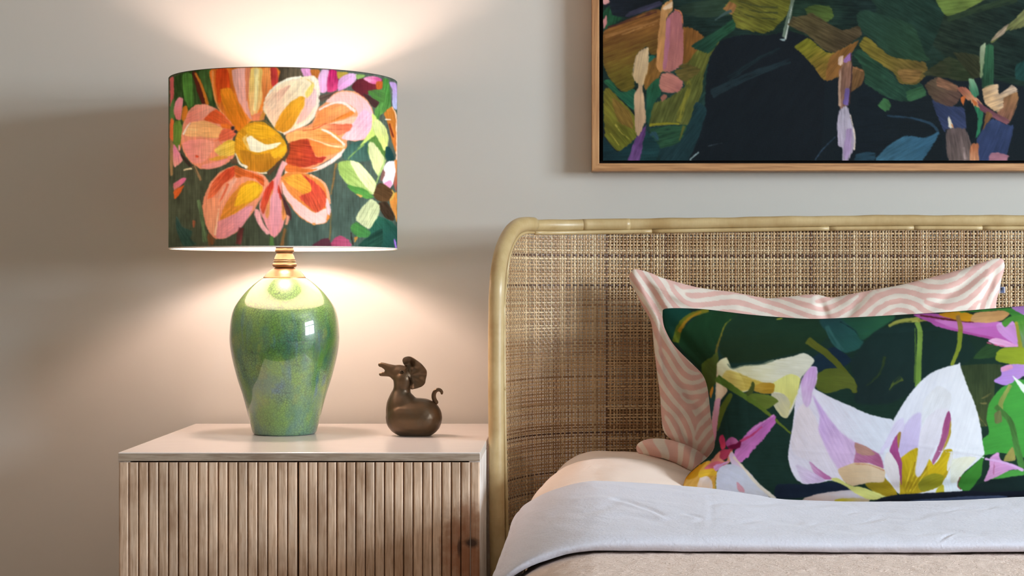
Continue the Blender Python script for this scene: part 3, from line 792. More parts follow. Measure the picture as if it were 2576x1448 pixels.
P([(1150, 206), (1056, 340), (1026, 482), (1060, 564), (1112, 430), (1164, 282)], (206, 64, 44), (214, 86, 56), streak=.2)
P([(1110, 402), (1160, 300), (1150, 480), (1100, 600), (1070, 560)], (222, 144, 86), streak=.14)
P([(1188, 250), (1222, 280), (1244, 400), (1190, 424), (1168, 332)], (200, 64, 44), streak=.2)
P([(1126, 402), (1190, 300), (1244, 482), (1222, 652), (1170, 784), (1116, 642)], (233, 160, 168), (234, 152, 160), streak=.08)
P([(974, 500), (1010, 520), (1062, 660), (1126, 742), (1090, 764), (1006, 660), (966, 560)], (240, 170, 168))
P([(1238, 380), (1312, 480), (1302, 562), (1250, 624)], (216, 136, 74), streak=.2)
P([(1228, 330), (1334, 520), (1334, 622), (1290, 562), (1250, 424)], (82, 52, 52), streak=.2)
P([(1290, 560), (1320, 580), (1300, 660), (1275, 660)], (236, 160, 130))
P([(1285, 48), (1480, 98), (1610, 98), (1500, 142), (1296, 132)], (226, 118, 54), streak=.15)
P([(1228, 200), (1290, 138), (1400, 128), (1532, 158), (1644, 220), (1714, 320), (1714, 460), (1744, 560), (1692, 642), (1600, 664), (1530, 652), (1426, 592), (1336, 482), (1266, 362)], (226, 136, 66), (224, 128, 60), streak=.12)
P([(1266, 190), (1400, 148), (1522, 200), (1564, 260), (1532, 362), (1470, 362), (1380, 302), (1296, 242)], (226, 150, 54), (228, 160, 60), streak=.15)
P([(1436, 148), (1562, 220), (1684, 340), (1694, 452), (1640, 524), (1590, 544), (1466, 442), (1416, 380), (1540, 322), (1522, 242)], (196, 68, 52), (206, 84, 56), streak=.2)
K([(1528, 160), (1644, 222), (1704, 320), (1722, 460)], (18, 34), (246, 172, 128), (244, 160, 120))
P([(1236, 200), (1290, 300), (1380, 402), (1500, 492), (1584, 544), (1694, 500), (1694, 634), (1600, 660), (1528, 648), (1426, 582), (1326, 462), (1256, 342)], (249, 208, 196), (248, 192, 184), streak=.07)
P([(1690, 378), (1734, 470), (1734, 574), (1690, 524)], (248, 200, 198))
P([(1545, 655), (1580, 640), (1585, 670), (1555, 668)], (226, 150, 80))
K([(1278, 30), (1230, 110), (1190, 230), (1172, 340)], (56, 36), (240, 172, 168), (232, 150, 156))
# leaves at the right
C.use('L1')
P([(1950, 880), (2124, 858), (2134, 1060), (1900, 1062), (1846, 1002)], (60, 92, 82), (66, 96, 84), ang=90, streak=.2)
P([(2160, 758), (2230, 860), (2294, 960), (2304, 1042), (2120, 1002), (2118, 880)], (84, 120, 56), streak=.2)
K([(1905, 1050), (1980, 980), (2075, 895)], (10, 18), (134, 168, 86))
P([(2158, 575), (2204, 640), (2204, 782), (2112, 862), (1985, 955), (2100, 822), (2152, 722)], (202, 216, 114), (186, 206, 104), streak=.14)
P([(2228, 648), (2302, 740), (2324, 880), (2280, 964), (2220, 852), (2158, 732), (2180, 642)], (202, 206, 136), (206, 216, 120), streak=.14)
P([(2126, 876), (2182, 888), (2284, 1040), (2274, 1132), (2220, 1224), (2158, 1112), (2118, 980)], (208, 210, 154), (214, 222, 150), streak=.14)
K([(2290, 1050), (2250, 1150), (2200, 1290)], (18, 12), (160, 190, 110))
P([(1806, 1100), (1838, 1068), (1930, 1056), (2032, 1088), (2124, 1200), (2194, 1280), (2182, 1404), (2040, 1374), (1906, 1302), (1828, 1200)], (150, 178, 92), (174, 192, 114), g=0, streak=.14)
P([(1930, 1062), (2032, 1090), (2194, 1282), (2172, 1404), (2066, 1302), (1988, 1182)], (218, 218, 166), (222, 228, 160), streak=.14)
P([(2276, 578), (2360, 515), (2408, 640), (2408, 1000), (2360, 880), (2318, 700)], (198, 120, 48), (186, 104, 44), streak=.2)
K([(2358, 515), (2396, 600), (2404, 760), (2404, 1060)], (10, 22), (244, 200, 170))
K([(2288, 642), (2350, 646)], 14, (252, 238, 214)); K([(2328, 680), (2348, 750), (2372, 830)], (24, 16), (122, 52, 32))
P([(2296, 918), (2340, 928), (2384, 1042), (2320, 1084), (2286, 1012)], (30, 64, 62))
P([(2276, 1120), (2320, 1066), (2392, 1066), (2398, 1152), (2372, 1292), (2320, 1354), (2276, 1310), (2256, 1240)], (252, 238, 236), (248, 226, 232), streak=.05)
P([(2268, 1300), (2320, 1350), (2362, 1300), (2340, 1260), (2290, 1280)], (232, 150, 182))
P([(2380, 1060), (2408, 1060), (2408, 1380), (2375, 1300), (2392, 1180)], (206, 130, 70), (150, 80, 70))
P([(2262, 1150), (2290, 1180), (2262, 1260), (2235, 1280)], (120, 84, 76))
C.use('L2')
P([(2206, 260), (2260, 238), (2374, 322), (2334, 424), (2220, 424), (2168, 362)], (88, 62, 38), (74, 54, 34), streak=.25)
P([(2226, 440), (2304, 428), (2384, 560), (2374, 624), (2300, 604), (2226, 502)], (58, 44, 32), streak=.25)
P([(2330, 420), (2408, 330), (2408, 640), (2380, 560)], (202, 130, 58), (210, 140, 70))
K([(2350, 310), (2375, 350), (2345, 420)], (18, 26), (196, 160, 76))
P([(1886, 268), (1960, 266), (2092, 308), (2174, 382), (2100, 404), (1990, 352)], (86, 142, 66), (74, 128, 58), streak=.15)
P([(1990, 350), (2060, 368), (2040, 390)], (206, 160, 84))
P([(2130, 560), (2330, 618), (2408, 700), (2408, 890), (2100, 880), (2130, 762)], (44, 92, 72), (34, 70, 62), streak=.2)
P([(2010, 880), (2130, 770), (2260, 700), (2250, 880)], (36, 66, 54), streak=.25)
P([(2152, 400), (2234, 470), (2224, 562), (2142, 692), (2112, 708), (1994, 622), (2008, 560), (2058, 482)], (192, 198, 150), (198, 202, 154), streak=.2)
P([(1936, 680), (1990, 636), (2084, 688), (2144, 742), (2112, 792), (2020, 792), (1956, 742)], (70, 128, 68), (72, 126, 62), streak=.15)
P([(1976, 788), (2018, 786), (1980, 845)], (194, 134, 64))
K([(1945, 740), (1950, 800), (1965, 870)], 16, (52, 46, 40))
P([(1740, 885), (1768, 800), (1840, 774), (1914, 808), (1950, 885)], (172, 80, 108), (156, 66, 92), streak=.15)
P([(1540, 885), (1640, 810), (1720, 800), (1740, 885)], (90, 48, 58), dry=.2)
P([(2376, 800), (2402, 830), (2412, 910), (2384, 890)], (172, 114, 216))
P([(176, 570), (240, 680), (334, 730), (322, 802), (384, 864), (240, 876), (176, 702)], (60, 90, 82), (52, 78, 66), streak=.2)
K([(398, 410), (438, 620), (470, 840)], (36, 60), (98, 122, 84), dry=.35, streak=.25)
K([(832, 690), (800, 860)], (50, 62), (100, 50, 48), dry=.35, streak=.3); K([(1140, 780), (1142, 880)], (36, 50), (84, 118, 62), dry=.25); K([(1275, 700), (1240, 880)], (26, 40), (128, 92, 54), dry=.2)
K([(1792, 40), (1740, 360)], (24, 14), (132, 100, 58), dry=.3); K([(1740, 540), (1728, 820)], (14, 18), (116, 100, 62), dry=.25)
P([(490, 740), (560, 800), (560, 860), (500, 880)], (120, 80, 50), dry=.4)
P([(340, 620), (370, 625), (360, 690), (345, 690)], (150, 90, 62), dry=.2)

C.done(0.12)

SR, SZ0, SZ1 = 0.1996, 0.9477, 1.2438
scx = (714.5 - VX) * LY / F
nf, nz = 480, 330
va = np.arctan2(-LY, -scx)                                   # direction from the lamp to the eye
th = np.concatenate([np.linspace(-1.75, 1.75, nf), np.linspace(1.75, 2 * math.pi - 1.75, 62)[1:-1]])
z = np.linspace(SZ0, SZ1, nz)
TT, ZZ = np.meshgrid(th, z, indexing='ij')
X = scx + SR * np.cos(va + TT); Y = LY + SR * np.sin(va + TT)
tm = np.where(TT > 1.75, np.interp(TT, [1.75, 2 * math.pi - 1.75], [1.5, -1.5]), np.clip(TT, -1.5, 1.5))   # the far half repeats the print
fx = scx + SR * np.cos(va + tm); fy = LY + SR * np.sin(va + tm)
px = VX + F * fx / fy; py = VY - F * (ZZ - EYE) / fy
me = mesh_arrays('shade', np.stack([X, Y, ZZ], -1), grid_quads(len(th), nz, ci=True, flip=True), C.sample(px, py, (0.75, 0.85, 0.90)))
shade = link('shade', me, MAT['shade'], lamp)
a = np.linspace(0, 2 * math.pi, 161)
for nm, zz in (('bottom_ring', SZ0), ('top_ring', SZ1)):
    P = np.stack([scx + (SR - 0.0016) * np.cos(a), LY + (SR - 0.0016) * np.sin(a), np.full(161, zz)], 1)
    V, q, t = tube_arrays(P, 0.0012 if nm == 'top_ring' else 0.0019, 8, False)
    link(nm, mesh_arrays(nm, V, q), mat_flat('dark_trim', (70, 62, 58), 0.7) if nm == 'top_ring' else mat_flat('white_hem', (232, 226, 216), 0.9), shade)
for k in range(3):
    b = k * 2 * math.pi / 3 + 0.5
    tube('spoke', [(scx + 0.017 * math.cos(b), LY + 0.017 * math.sin(b), Zp(540)), (scx + 0.10 * math.cos(b), LY + 0.10 * math.sin(b), Zp(540)), (scx + 0.197 * math.cos(b), LY + 0.197 * math.sin(b), SZ0 + 0.012)], 0.0016, MAT['steel'], shade, 8, 14)

# ------------------------------------------------------------------ bronze figurine
FY = 3.06
fk = FY / F / 5.571
fig = thing('animal_figurine', 'small bronze long-necked animal figurine with open mouth and curled tail on the cabinet', 'figurine', at(1040, 1095, FY)[:2] + (CZ,))
def fp(x, y, d=0.0):
    p = at(920 + x / 5.571, 870 + y / 5.571, FY); return np.array((p[0], FY - d * fk, p[2] + 0.0016))
def blob(bm, chain, flat=1.0):
    """a chain of round sections (x, y, radius, depth) swept close together"""
    A = np.array([c if len(c) == 4 else (*c, 0.0) for c in chain], float)
    n = 10 * len(A); Q = catmull(A, n) if len(A) > 2 else np.linspace(A[0], A[-1], 16)
    for x, y, r, d in Q:
        res = bmesh.ops.create_icosphere(bm, subdivisions=3, radius=1.0)
        c = fp(x, y, d)
        for v in res['verts']:
            v.co = Vector((c[0] + v.co.x * r * fk, c[1] + v.co.y * r * fk * flat, c[2] + v.co.z * r * fk))
def remeshed(name, bm, voxel, smooth_it, mat, parent):
    me = bpy.data.meshes.new(name); bm.to_mesh(me); bm.free()
    tmp = bpy.data.objects.new(name, me); COL.objects.link(tmp)
    r = tmp.modifiers.new('r', 'REMESH'); r.mode = 'VOXEL'; r.voxel_size = voxel; r.use_smooth_shade = True
    s = tmp.modifiers.new('s', 'SMOOTH'); s.iterations = smooth_it; s.factor = 0.5
    dg = bpy.context.evaluated_depsgraph_get(); dg.update()
    me2 = bpy.data.meshes.new_from_object(tmp.evaluated_get(dg)); me2.name = name
    bpy.data.objects.remove(tmp); bpy.data.meshes.remove(me)
    return link(name, me2, mat, parent)
bm = bmesh.new()
blob(bm, [(545, 1010, 268), (600, 1016, 278), (690, 1020, 284), (770, 1020, 282), (800, 1018, 274)], 1.06)
blob(bm, [(520, 960, 240), (490, 860, 205), (490, 760, 166), (498, 680, 134), (508, 610, 122), (520, 545, 130), (522, 480, 138)], 1.0)
blob(bm, [(500, 780, 172), (525, 860, 214), (570, 950, 235)])
blob(bm, [(540, 440, 138), (480, 415, 122), (425, 390, 102), (380, 372, 84), (340, 360, 72)], 0.8)
blob(bm, [(380, 345, 74), (320, 318, 58), (268, 292, 46), (232, 276, 38), (205, 274, 36)], 0.9)
blob(bm, [(370, 385, 62), (300, 402, 40), (250, 406, 34), (212, 408, 31)], 0.9)
blob(bm, [(560, 350, 60), (480, 320, 48), (400, 312, 36)], 0.8)
bodyo = remeshed('body', bm, 0.0010, 28, MAT['bronze'], fig)
# flatten the underside so that it stands
for v in bodyo.data.vertices:
    if v.co.z < CZ + 0.0006: v.co.z = CZ + 0.0006
bm = bmesh.new()
blob(bm, [(985, 800, 34), (962, 760, 33), (952, 710, 33), (965, 660, 30), (1000, 628, 28), (1040, 628, 25), (1064, 652, 22), (1066, 676, 18)])
remeshed('tail', bm, 0.0007, 3, MAT['bronze'], fig)
for s in (1, -1):
    c = fp(515, 375, s * 96)
    bm = bmesh.new(); r = bmesh.ops.create_uvsphere(bm, u_segments=20, v_segments=12, radius=20 * fk)
    bmesh.ops.translate(bm, verts=bm.verts, vec=Vector(c)); bm_obj('eye', bm, MAT['eye'], fig, True)
    a = np.linspace(0, 2 * math.pi, 25)
    P = np.stack([c[0] + 28 * fk * np.cos(a), np.full(25, c[1] - s * 8 * fk), c[2] + 26 * fk * np.sin(a)], 1)
    V, q, t = tube_arrays(P, 6.5 * fk, 8, False); link('eye_rim', mesh_arrays('eye_rim', V, q), MAT['bronze'], fig)
# the pleated fan-shaped ear, a cupped sheet with thickness
out = [(560, 330), (585, 300), (592, 272), (570, 262), (548, 268), (532, 245), (525, 205), (545, 170), (595, 155), (650, 162), (700, 188), (760, 232), (815, 285), (858, 345), (862, 400), (850, 470), (838, 530), (800, 570), (750, 592), (700, 605), (650, 612), (636, 590), (640, 540), (645, 500), (620, 450), (590, 400)]
O = catmull(np.array(out, float), 132, closed=True); hub = np.array([640, 420.0])
rr = np.linspace(0.02, 1, 26); ang = np.arange(132) / 132 * 2 * math.pi
def ear(side, off):
    P = hub + (O[None] - hub) * rr[:, None, None]
    ple = np.sin(ang * 7 + 0.6) * 16 + np.sin(ang * 3 + 1.0) * 16
    d = 60 + off + 42 * rr[:, None] ** 1.5 * 0.9 + ple[None] * (rr[:, None] ** 1.3) - 60 * np.exp(-((rr[:, None] - 0.55) / 0.22) ** 2) * (0.6 + 0.4 * np.cos(ang - 0.4))[None]
    V = np.array([[fp(x, y, dd) for (x, y), dd in zip(row, drow)] for row, drow in zip(P, d)])
    return V
V1 = ear(1, 14).reshape(-1, 3); V2 = ear(1, -14).reshape(-1, 3)
q1 = grid_quads(26, 132, cj=True); n = len(V1); e = 25 * 132; j = np.arange(132); j2 = (j + 1) % 132
rim = np.stack([e + j, e + j2, n + e + j2, n + e + j], 1)
link('ear', mesh_arrays('ear', np.vstack([V1, V2]), np.vstack([q1, q1[:, ::-1] + n, rim])), MAT['bronze'], fig)

PAINT_GAIN = (0.92, 0.90, 0.90)
# ------------------------------------------------------------------ framed painting
PY = 3.305                                                    # front of the frame
pic = thing('framed_painting', 'large dark green abstract botanical painting in a slim oak frame above the bed', 'painting', (1.06, WALL_Y, 1.42))
fx0 = (1488.5 - VX) * PY / F; fz0 = EYE - (429.5 - VY) * PY / F
fx1, fz1 = fx0 + 1.84, fz0 + 1.0
fw = 19 * PY / F
def mitred(name, a, b, inward):
    """one frame rail: outer edge a-b, inner edge mitred"""
    a, b, inward = np.array(a), np.array(b), np.array(inward)
    t = (b - a) / np.linalg.norm(b - a); r = 0.0012
    V = []
    for y, k in ((PY + r, 0), (PY, r), (PY, fw - r), (PY + r, fw), (WALL_Y - 0.002, fw), (WALL_Y - 0.002, 0)):
        for e, s in ((a, 1), (b, -1)):
            p = e + inward * k + t * s * k; V.append((p[0], y, p[1]))
    n = 6; q = [(2 * i, 2 * i + 1, 2 * ((i + 1) % n) + 1, 2 * ((i + 1) % n)) for i in range(n)]
    tr = [(0, 2 * k, 2 * k + 2) for k in range(1, n - 1)] + [(1, 2 * k + 3, 2 * k + 1) for k in range(1, n - 1)]
    link(name, mesh_arrays(name, V, np.array(q), tris=np.array(tr), smooth=False), MAT['oak' if abs(t[0]) < 0.5 else 'oak_x'], pic)
mitred('frame_rail', (fx0, fz0), (fx1, fz0), (0, 1)); mitred('frame_rail', (fx1, fz1), (fx0, fz1), (0, -1))
mitred('frame_rail', (fx0, fz1), (fx0, fz0), (1, 0)); mitred('frame_rail', (fx1, fz0), (fx1, fz1), (-1, 0))
box('backing_board', (fx0 + 0.004, WALL_Y - 0.012, fz0 + 0.004), (fx1 - 0.004, WALL_Y - 0.002, fz1 - 0.004), MAT['gap'], pic)
C = Canvas(1500, -60, 2600, 412, 1 / 1.15, (25, 33, 38))
C.grain = 1.0; C.curve = 0.45; C.blur = 1; C.bristle = (7, 1.3)
P = C.poly; K = C.stroke
C.use('A')
P([(150, -60), (3700, -60), (3700, 700), (3000, 560), (2500, 700), (1900, 380), (1300, 330), (900, 560), (500, 1000), (150, 1000)], (32, 50, 42), (28, 44, 40), streak=.25, soft=14)
P([(1600, -60), (2400, -60), (2300, 300), (1900, 330), (1650, 200)], (26, 40, 38), (34, 54, 42), streak=.25, soft=12)
P([(2700, -60), (3700, -60), (3700, 620), (3100, 560), (2750, 260)], (28, 42, 38), (36, 48, 38), streak=.25, soft=12)
P([(700, 500), (1150, 380), (1000, 900), (760, 1320), (300, 1320), (420, 1000)], (36, 62, 54), (32, 54, 54), streak=.25, soft=14)
P([(790, 60), (900, 20), (1230, -30), (1230, 120), (1000, 142), (850, 122)], (46, 66, 50), (38, 54, 44), streak=.2)
P([(180, -20), (660, -20), (640, 40), (360, 142), (250, 122), (200, 60)], (24, 29, 31), (30, 36, 44))
P([(178, -10), (230, -10), (236, 25), (188, 46)], (206, 152, 150)); P([(178, 172), (215, 118), (216, 190), (188, 237)], (188, 128, 126))
P([(178, 110), (235, 42), (260, 120), (345, 150), (240, 212), (190, 242)], (34, 74, 50), streak=.25)
P([(178, 172), (215, 118), (216, 190), (188, 237)], (188, 128, 126))
P([(358, 132), (420, 80), (640, 8), (664, 42), (500, 102), (380, 142)], (60, 60, 80), (50, 50, 66), streak=.2)
P([(178, 262), (330, 180), (520, 98), (640, 68), (664, 170), (640, 300), (622, 442), (560, 442), (540, 380), (470, 432), (428, 562), (440, 702), (380, 748), (320, 734), (238, 642), (186, 522)], (122, 82, 42), (92, 82, 32), g=80, ang=-22, streak=.22)
K([(200, 300), (380, 240), (630, 170)], (26, 14), (140, 100, 56), dry=.4); K([(330, 280), (480, 230), (620, 190)], (10, 8), (160, 118, 70), dry=.3)
K([(220, 225), (400, 160), (620, 92)], (20, 30), (72, 42, 38), dry=.45)
P([(828, 220), (930, 238), (1002, 290), (962, 422), (872, 524), (828, 522)], (128, 86, 42), (116, 78, 36), streak=.18)
P([(556, 480), (622, 468), (654, 600), (600, 664), (530, 734), (506, 642)], (120, 86, 42), streak=.18)
P([(186, 660), (240, 640), (330, 742), (440, 720), (474, 802), (440, 902), (330, 802), (240, 722)], (34, 86, 66), (44, 96, 66), streak=.2)
P([(538, 722), (640, 618), (654, 760), (600, 832), (560, 1002), (528, 982)], (40, 92, 64), (32, 74, 58), streak=.2)
P([(552, 452), (614, 452), (556, 506)], (36, 92, 76))
P([(186, 742), (230, 712), (340, 822), (440, 932), (454, 1112), (330, 1228), (270, 1202), (196, 1092)], (112, 106, 42), (100, 104, 38), ang=52, streak=.2)
P([(250, 780), (400, 902), (432, 1042), (300, 982)], (122, 98, 46), streak=.2, dry=.2)
K([(240, 1075), (275, 1120), (315, 1180)], 9, (160, 152, 62), dry=.2); K([(280, 1005), (330, 1070), (395, 1125)], 9, (158, 150, 66), dry=.2)
P([(828, 622), (850, 522), (1000, 340), (1110, 308), (1124, 352), (1042, 482), (1002, 602), (984, 752), (874, 1012), (780, 1004), (560, 1024), (558, 962), (600, 830), (700, 800), (840, 702)], (90, 94, 42), (82, 88, 44), ang=112, streak=.24)
K([(850, 620), (880, 700), (830, 850), (790, 985)], (36, 46), (118, 116, 46), dry=.3)
K([(556, 1014), (680, 1000), (805, 1002)], (22, 14), (140, 136, 42), dry=.15)
P([(1158, 72), (1200, 8), (1250, -25), (1700, -25), (1664, 140), (1560, 242), (1480, 272), (1370, 252), (1240, 212), (1228, 122)], (100, 98, 42), (94, 96, 36), ang=24, streak=.26)
for d in (0, 45, 95): K([(1280, 10 + d), (1440, 50 + d), (1600, 60 + d)], (10, 16), (62, 66, 36), dry=.4)
P([(1156, 72), (1210, 12), (1264, 42), (1230, 124)], (138, 98, 58), streak=.2)
P([(896, 372), (1100, 250), (1240, 148), (1254, 232), (1150, 312), (1040, 434)], (40, 82, 58), (34, 66, 52), streak=.2)
K([(1088, 165), (1170, 110), (1230, 90)], (10, 30), (66, 88, 86), dry=.15)
P([(1040, 480), (1130, 330), (1320, 280), (1520, 280), (1700, 250), (1900, 330), (1980, 700), (1900, 1300), (930, 1300), (1000, 1040), (1010, 700)], (25, 31, 36), (23, 30, 35), streak=.06)
K([(1060, 760), (1400, 600), (1700, 490)], (70, 40), (34, 48, 53), dry=.25); K([(1200, 640), (1420, 490), (1620, 390)], (50, 20), (30, 43, 47), dry=.3)
P([(930, 822), (1024, 880), (964, 1102), (860, 1310), (650, 1310), (640, 1052), (872, 1012)], (33, 60, 64), (30, 52, 56), streak=.2)
P([(560, 1042), (862, 1010), (804, 1152), (640, 1202)], (42, 76, 54), streak=.25, dry=.2)
K([(840, 1020), (800, 1140)], (24, 10), (96, 100, 44), dry=.3)
P([(186, 1102), (300, 1232), (440, 1122), (540, 1062), (642, 1182), (600, 1310), (186, 1310)], (30, 60, 62), (26, 50, 56), streak=.2)
K([(560, 1100), (600, 1080), (620, 1140)], (30, 40), (44, 74, 84), dry=.3)
P([(376, 1320), (450, 1112), (544, 998), (532, 1062), (472, 1320)], (98, 64, 118), (108, 76, 128), streak=.2)
P([(430, 642), (418, 602), (450, 452), (498, 400), (550, 383), (555, 502), (532, 622), (502, 702), (468, 692)], (194, 170, 132), (186, 160, 120), streak=.12)
P([(468, 690), (508, 690), (512, 762), (527, 852), (527, 982), (470, 1104), (443, 1062), (438, 902), (433, 782)], (192, 162, 128), (184, 154, 120), streak=.12)
P([(640, 200), (660, 48), (742, -10), (747, 82), (702, 152), (692, 402), (682, 574), (640, 584), (613, 522), (624, 332)], (190, 142, 88), (184, 132, 80), streak=.15)
P([(664, 60), (742, 8), (742, 62), (680, 82)], (218, 190, 156))
P([(698, 152), (770, 78), (812, 100), (833, 182), (833, 502), (790, 554), (720, 584), (666, 572), (678, 422)], (162, 102, 104), (166, 106, 100), g=90, streak=.08)
P([(698, 160), (730, 150), (720, 400), (690, 560), (668, 560), (680, 400)], (168, 108, 124), streak=.08)
K([(760, 75), (815, 105), (828, 190)], 12, (188, 112, 80))
P([(652, 602), (720, 583), (790, 622), (833, 662), (812, 742), (740, 754), (660, 742), (636, 692)], (172, 110, 102), (178, 118, 104), streak=.1)
P([(648, 782), (690, 758), (707, 790), (660, 827)], (152, 102, 86))
P([(760, 580), (840, 510), (980, 560), (900, 640), (830, 660)], (92, 82, 42), dry=.3, streak=.2)
K([(1722, -15), (1690, 130), (1648, 300)], (34, 40), (94, 108, 92), (104, 122, 106), streak=.12); K([(1712, 40), (1690, 160), (1658, 318)], (6, 14), (176, 186, 176))
P([(1608, 318), (1662, 310), (1650, 332)], (150, 172, 172))
P([(1688, 200), (1720, 130), (1900, 140), (1900, 290), (1790, 262)], (86, 74, 54), (78, 70, 48), streak=.25)
K([(885, 1296), (920, 1262), (960, 1232)], (14, 7), (156, 182, 182)); K([(1030, 1182), (1150, 1155)], 6, (70, 85, 92), dry=.3)
C.use('B')
P([(560, -30), (1110, -30), (1154, 132), (1024, 432), (900, 222), (700, 142)], (30, 50, 42), (34, 56, 46), streak=.2)
P([(440, 130), (520, 78), (900, 198), (1002, 432), (1044, 492), (820, 484), (700, 442), (580, 322), (480, 252)], (40, 66, 48), (36, 60, 48), streak=.18)
P([(1092, -20), (1500, -20), (1330, 82), (1188, 134), (1138, 92)], (106, 126, 62), (92, 112, 54), streak=.18)
K([(1180, 160), (1450, 70), (1740, -10)], (40, 60), (44, 60, 42), dry=.35)
P([(24, 72), (100, 38), (232, 48), (264, 132), (200, 184), (58, 122)], (76, 96, 46), (64, 82, 40), streak=.2)
P([(-120, 200), (0, 128), (92, 108), (330, 242), (464, 208), (494, 282), (400, 352), (260, 434), (150, 382), (0, 232)], (80, 72, 46), (72, 62, 44), ang=26, streak=.28)
P([(-60, 380), (0, 328), (62, 308), (200, 422), (302, 432), (314, 602), (190, 658), (100, 542), (0, 432)], (112, 112, 36), (124, 98, 44), g=60, ang=-35, streak=.22)
P([(256, 432), (474, 318), (400, 442), (342, 602), (196, 658), (208, 522)], (128, 90, 46), (120, 84, 44), streak=.2)
P([(420, 442), (480, 398), (700, 562), (800, 682), (962, 672), (1014, 752), (850, 824), (700, 794), (520, 704), (500, 562)], (35, 62, 50), (40, 70, 52), streak=.2)
P([(848, 742), (982, 698), (1014, 772), (870, 824)], (50, 86, 58), streak=.2)
P([(466, 372), (520, 286), (622, 372), (742, 462), (1002, 502), (1024, 592), (930, 684), (798, 674), (738, 582), (578, 482)], (114, 104, 42), (104, 88, 46), ang=28, streak=.22)
P([(770, 560), (980, 570), (930, 670), (820, 660)], (118, 92, 52), streak=.25, dry=.2)
P([(976, 602), (1200, 458), (1440, 602), (1350, 664), (1100, 622)], (46, 58, 38), (52, 56, 38), streak=.2)
P([(1228, 422), (1440, 452), (1454, 622), (1380, 624)], (52, 56, 38), streak=.2)
P([(500, 682), (700, 794), (850, 834), (1050, 804), (1134, 1052), (1110, 1310), (300, 1310), (420, 1002)], (25, 33, 37), (24, 32, 38), streak=.08)
P([(616, 852), (670, 792), (718, 812), (724, 882), (680, 904)], (62, 106, 66), streak=.15)
K([(690, 935), (900, 958), (1060, 1010), (1112, 1090)], (14, 26), (40, 62, 78), dry=.2)
P([(408, 542), (514, 572), (492, 682), (388, 744)], (108, 80, 50), streak=.25, dry=.12)
K([(415, 545), (500, 575)], 8, (150, 104, 72))
P([(1056, 802), (1200, 852), (1322, 872), (1334, 1042), (1180, 1044), (1158, 1072), (1096, 932)], (54, 64, 94), (48, 58, 86), streak=.15)
P([(996, 692), (1110, 618), (1264, 700), (1294, 792), (1220, 864), (1076, 822)], (86, 66, 58), (78, 66, 52), streak=.2)
P([(1106, 625), (1264, 690), (1254, 742), (1098, 702)], (128, 94, 72), streak=.3)
P([(1256, 700), (1330, 708), (1422, 790), (1474, 862), (1420, 884), (1296, 762)], (192, 144, 102), (150, 92, 74), streak=.2)
P([(1283, 792), (1332, 770), (1310, 854)], (192, 104, 54)); P([(1378, 802), (1422, 830), (1412, 874)], (184, 100, 54))
P([(1348, 640), (1402, 640), (1442, 762), (1400, 794), (1358, 722)], (112, 148, 116), (60, 120, 90), streak=.25)
P([(1396, 852), (1474, 902), (1452, 1062), (1408, 1124), (1426, 962)], (46, 112, 80), streak=.15)
P([(1328, 872), (1362, 798), (1404, 872), (1426, 962), (1412, 1102), (1370, 1134), (1338, 1042)], (22, 31, 34))
P([(1486, 372), (1554, 370), (1558, 702), (1458, 704)], (45, 86, 60), (40, 74, 54), streak=.2)
P([(1448, 382), (1492, 346), (1482, 502), (1460, 644), (1442, 602)], (142, 156, 126), (122, 142, 104), streak=.2)
P([(1736, 522), (1900, 462), (1900, 662), (1738, 642)], (30, 62, 58), streak=.15)
P([(1526, 338), (1600, 248), (1680, 198), (1900, -10), (1900, 190), (1640, 262), (1560, 346)], (112, 116, 76), (102, 108, 62), streak=.3, dry=.15)
P([(1526, 338), (1592, 248), (1684, 188), (1640, 274)], (138, 124, 104), streak=.3, dry=.1)
P([(1448, 1062), (1540, 958), (1682, 1012), (1724, 1022), (1664, 1252), (1640, 1310), (1440, 1310), (1418, 1132)], (54, 68, 102), (48, 60, 92), streak=.14)
P([(1598, 802), (1758, 735), (1744, 862), (1684, 994), (1588, 932)], (132, 98, 66), (124, 88, 70), streak=.22)
P([(1463, 712), (1592, 678), (1602, 762), (1702, 688), (1758, 732), (1640, 792), (1640, 862), (1582, 908), (1488, 842)], (204, 180, 154), (190, 158, 118), streak=.25)
P([(1418, 802), (1500, 868), (1682, 972), (1662, 1008), (1548, 952), (1446, 892)], (118, 78, 84), (110, 68, 78), streak=.18)
P([(1466, 1064), (1498, 902), (1554, 932), (1500, 1004)], (122, 88, 56), streak=.2)
P([(1178, 1042), (1322, 1038), (1374, 1162), (1384, 1310), (1200, 1310), (1168, 1172)], (94, 82, 80), (100, 88, 84), ang=80, streak=.18)
K([(1310, 1190), (1330, 1290)], (20, 36), (150, 132, 128), dry=.35)
P([(1188, 928), (1232, 1032), (1190, 1032)], (208, 202, 182)); K([(1215, 1000), (1230, 1034)], 10, (196, 120, 64))
P([(1368, 1172), (1432, 1158), (1442, 1310), (1368, 1310)], (182, 114, 78), (196, 140, 104), streak=.2)
P([(1528, 1242), (1602, 1233), (1684, 1262), (1650, 1310), (1518, 1310)], (154, 108, 122), streak=.12)
P([(598, 1300), (680, 1190), (840, 1098), (1000, 1112), (1114, 1056), (1092, 1132), (1002, 1272), (950, 1310)], (60, 100, 120), (52, 90, 112), ang=-30, streak=.16)
P([(440, 1250), (520, 1225), (600, 1240), (590, 1310), (430, 1310)], (40, 66, 80), dry=.3)
P([(308, 562), (402, 438), (413, 602), (392, 722), (382, 852), (308, 884), (298, 702)], (138, 102, 82), (122, 92, 80), g=90, streak=.2)
P([(338, 482), (402, 418), (407, 482), (350, 513)], (138, 102, 158)); P([(348, 722), (393, 718), (382, 852), (338, 842)], (102, 86, 142), streak=.15)
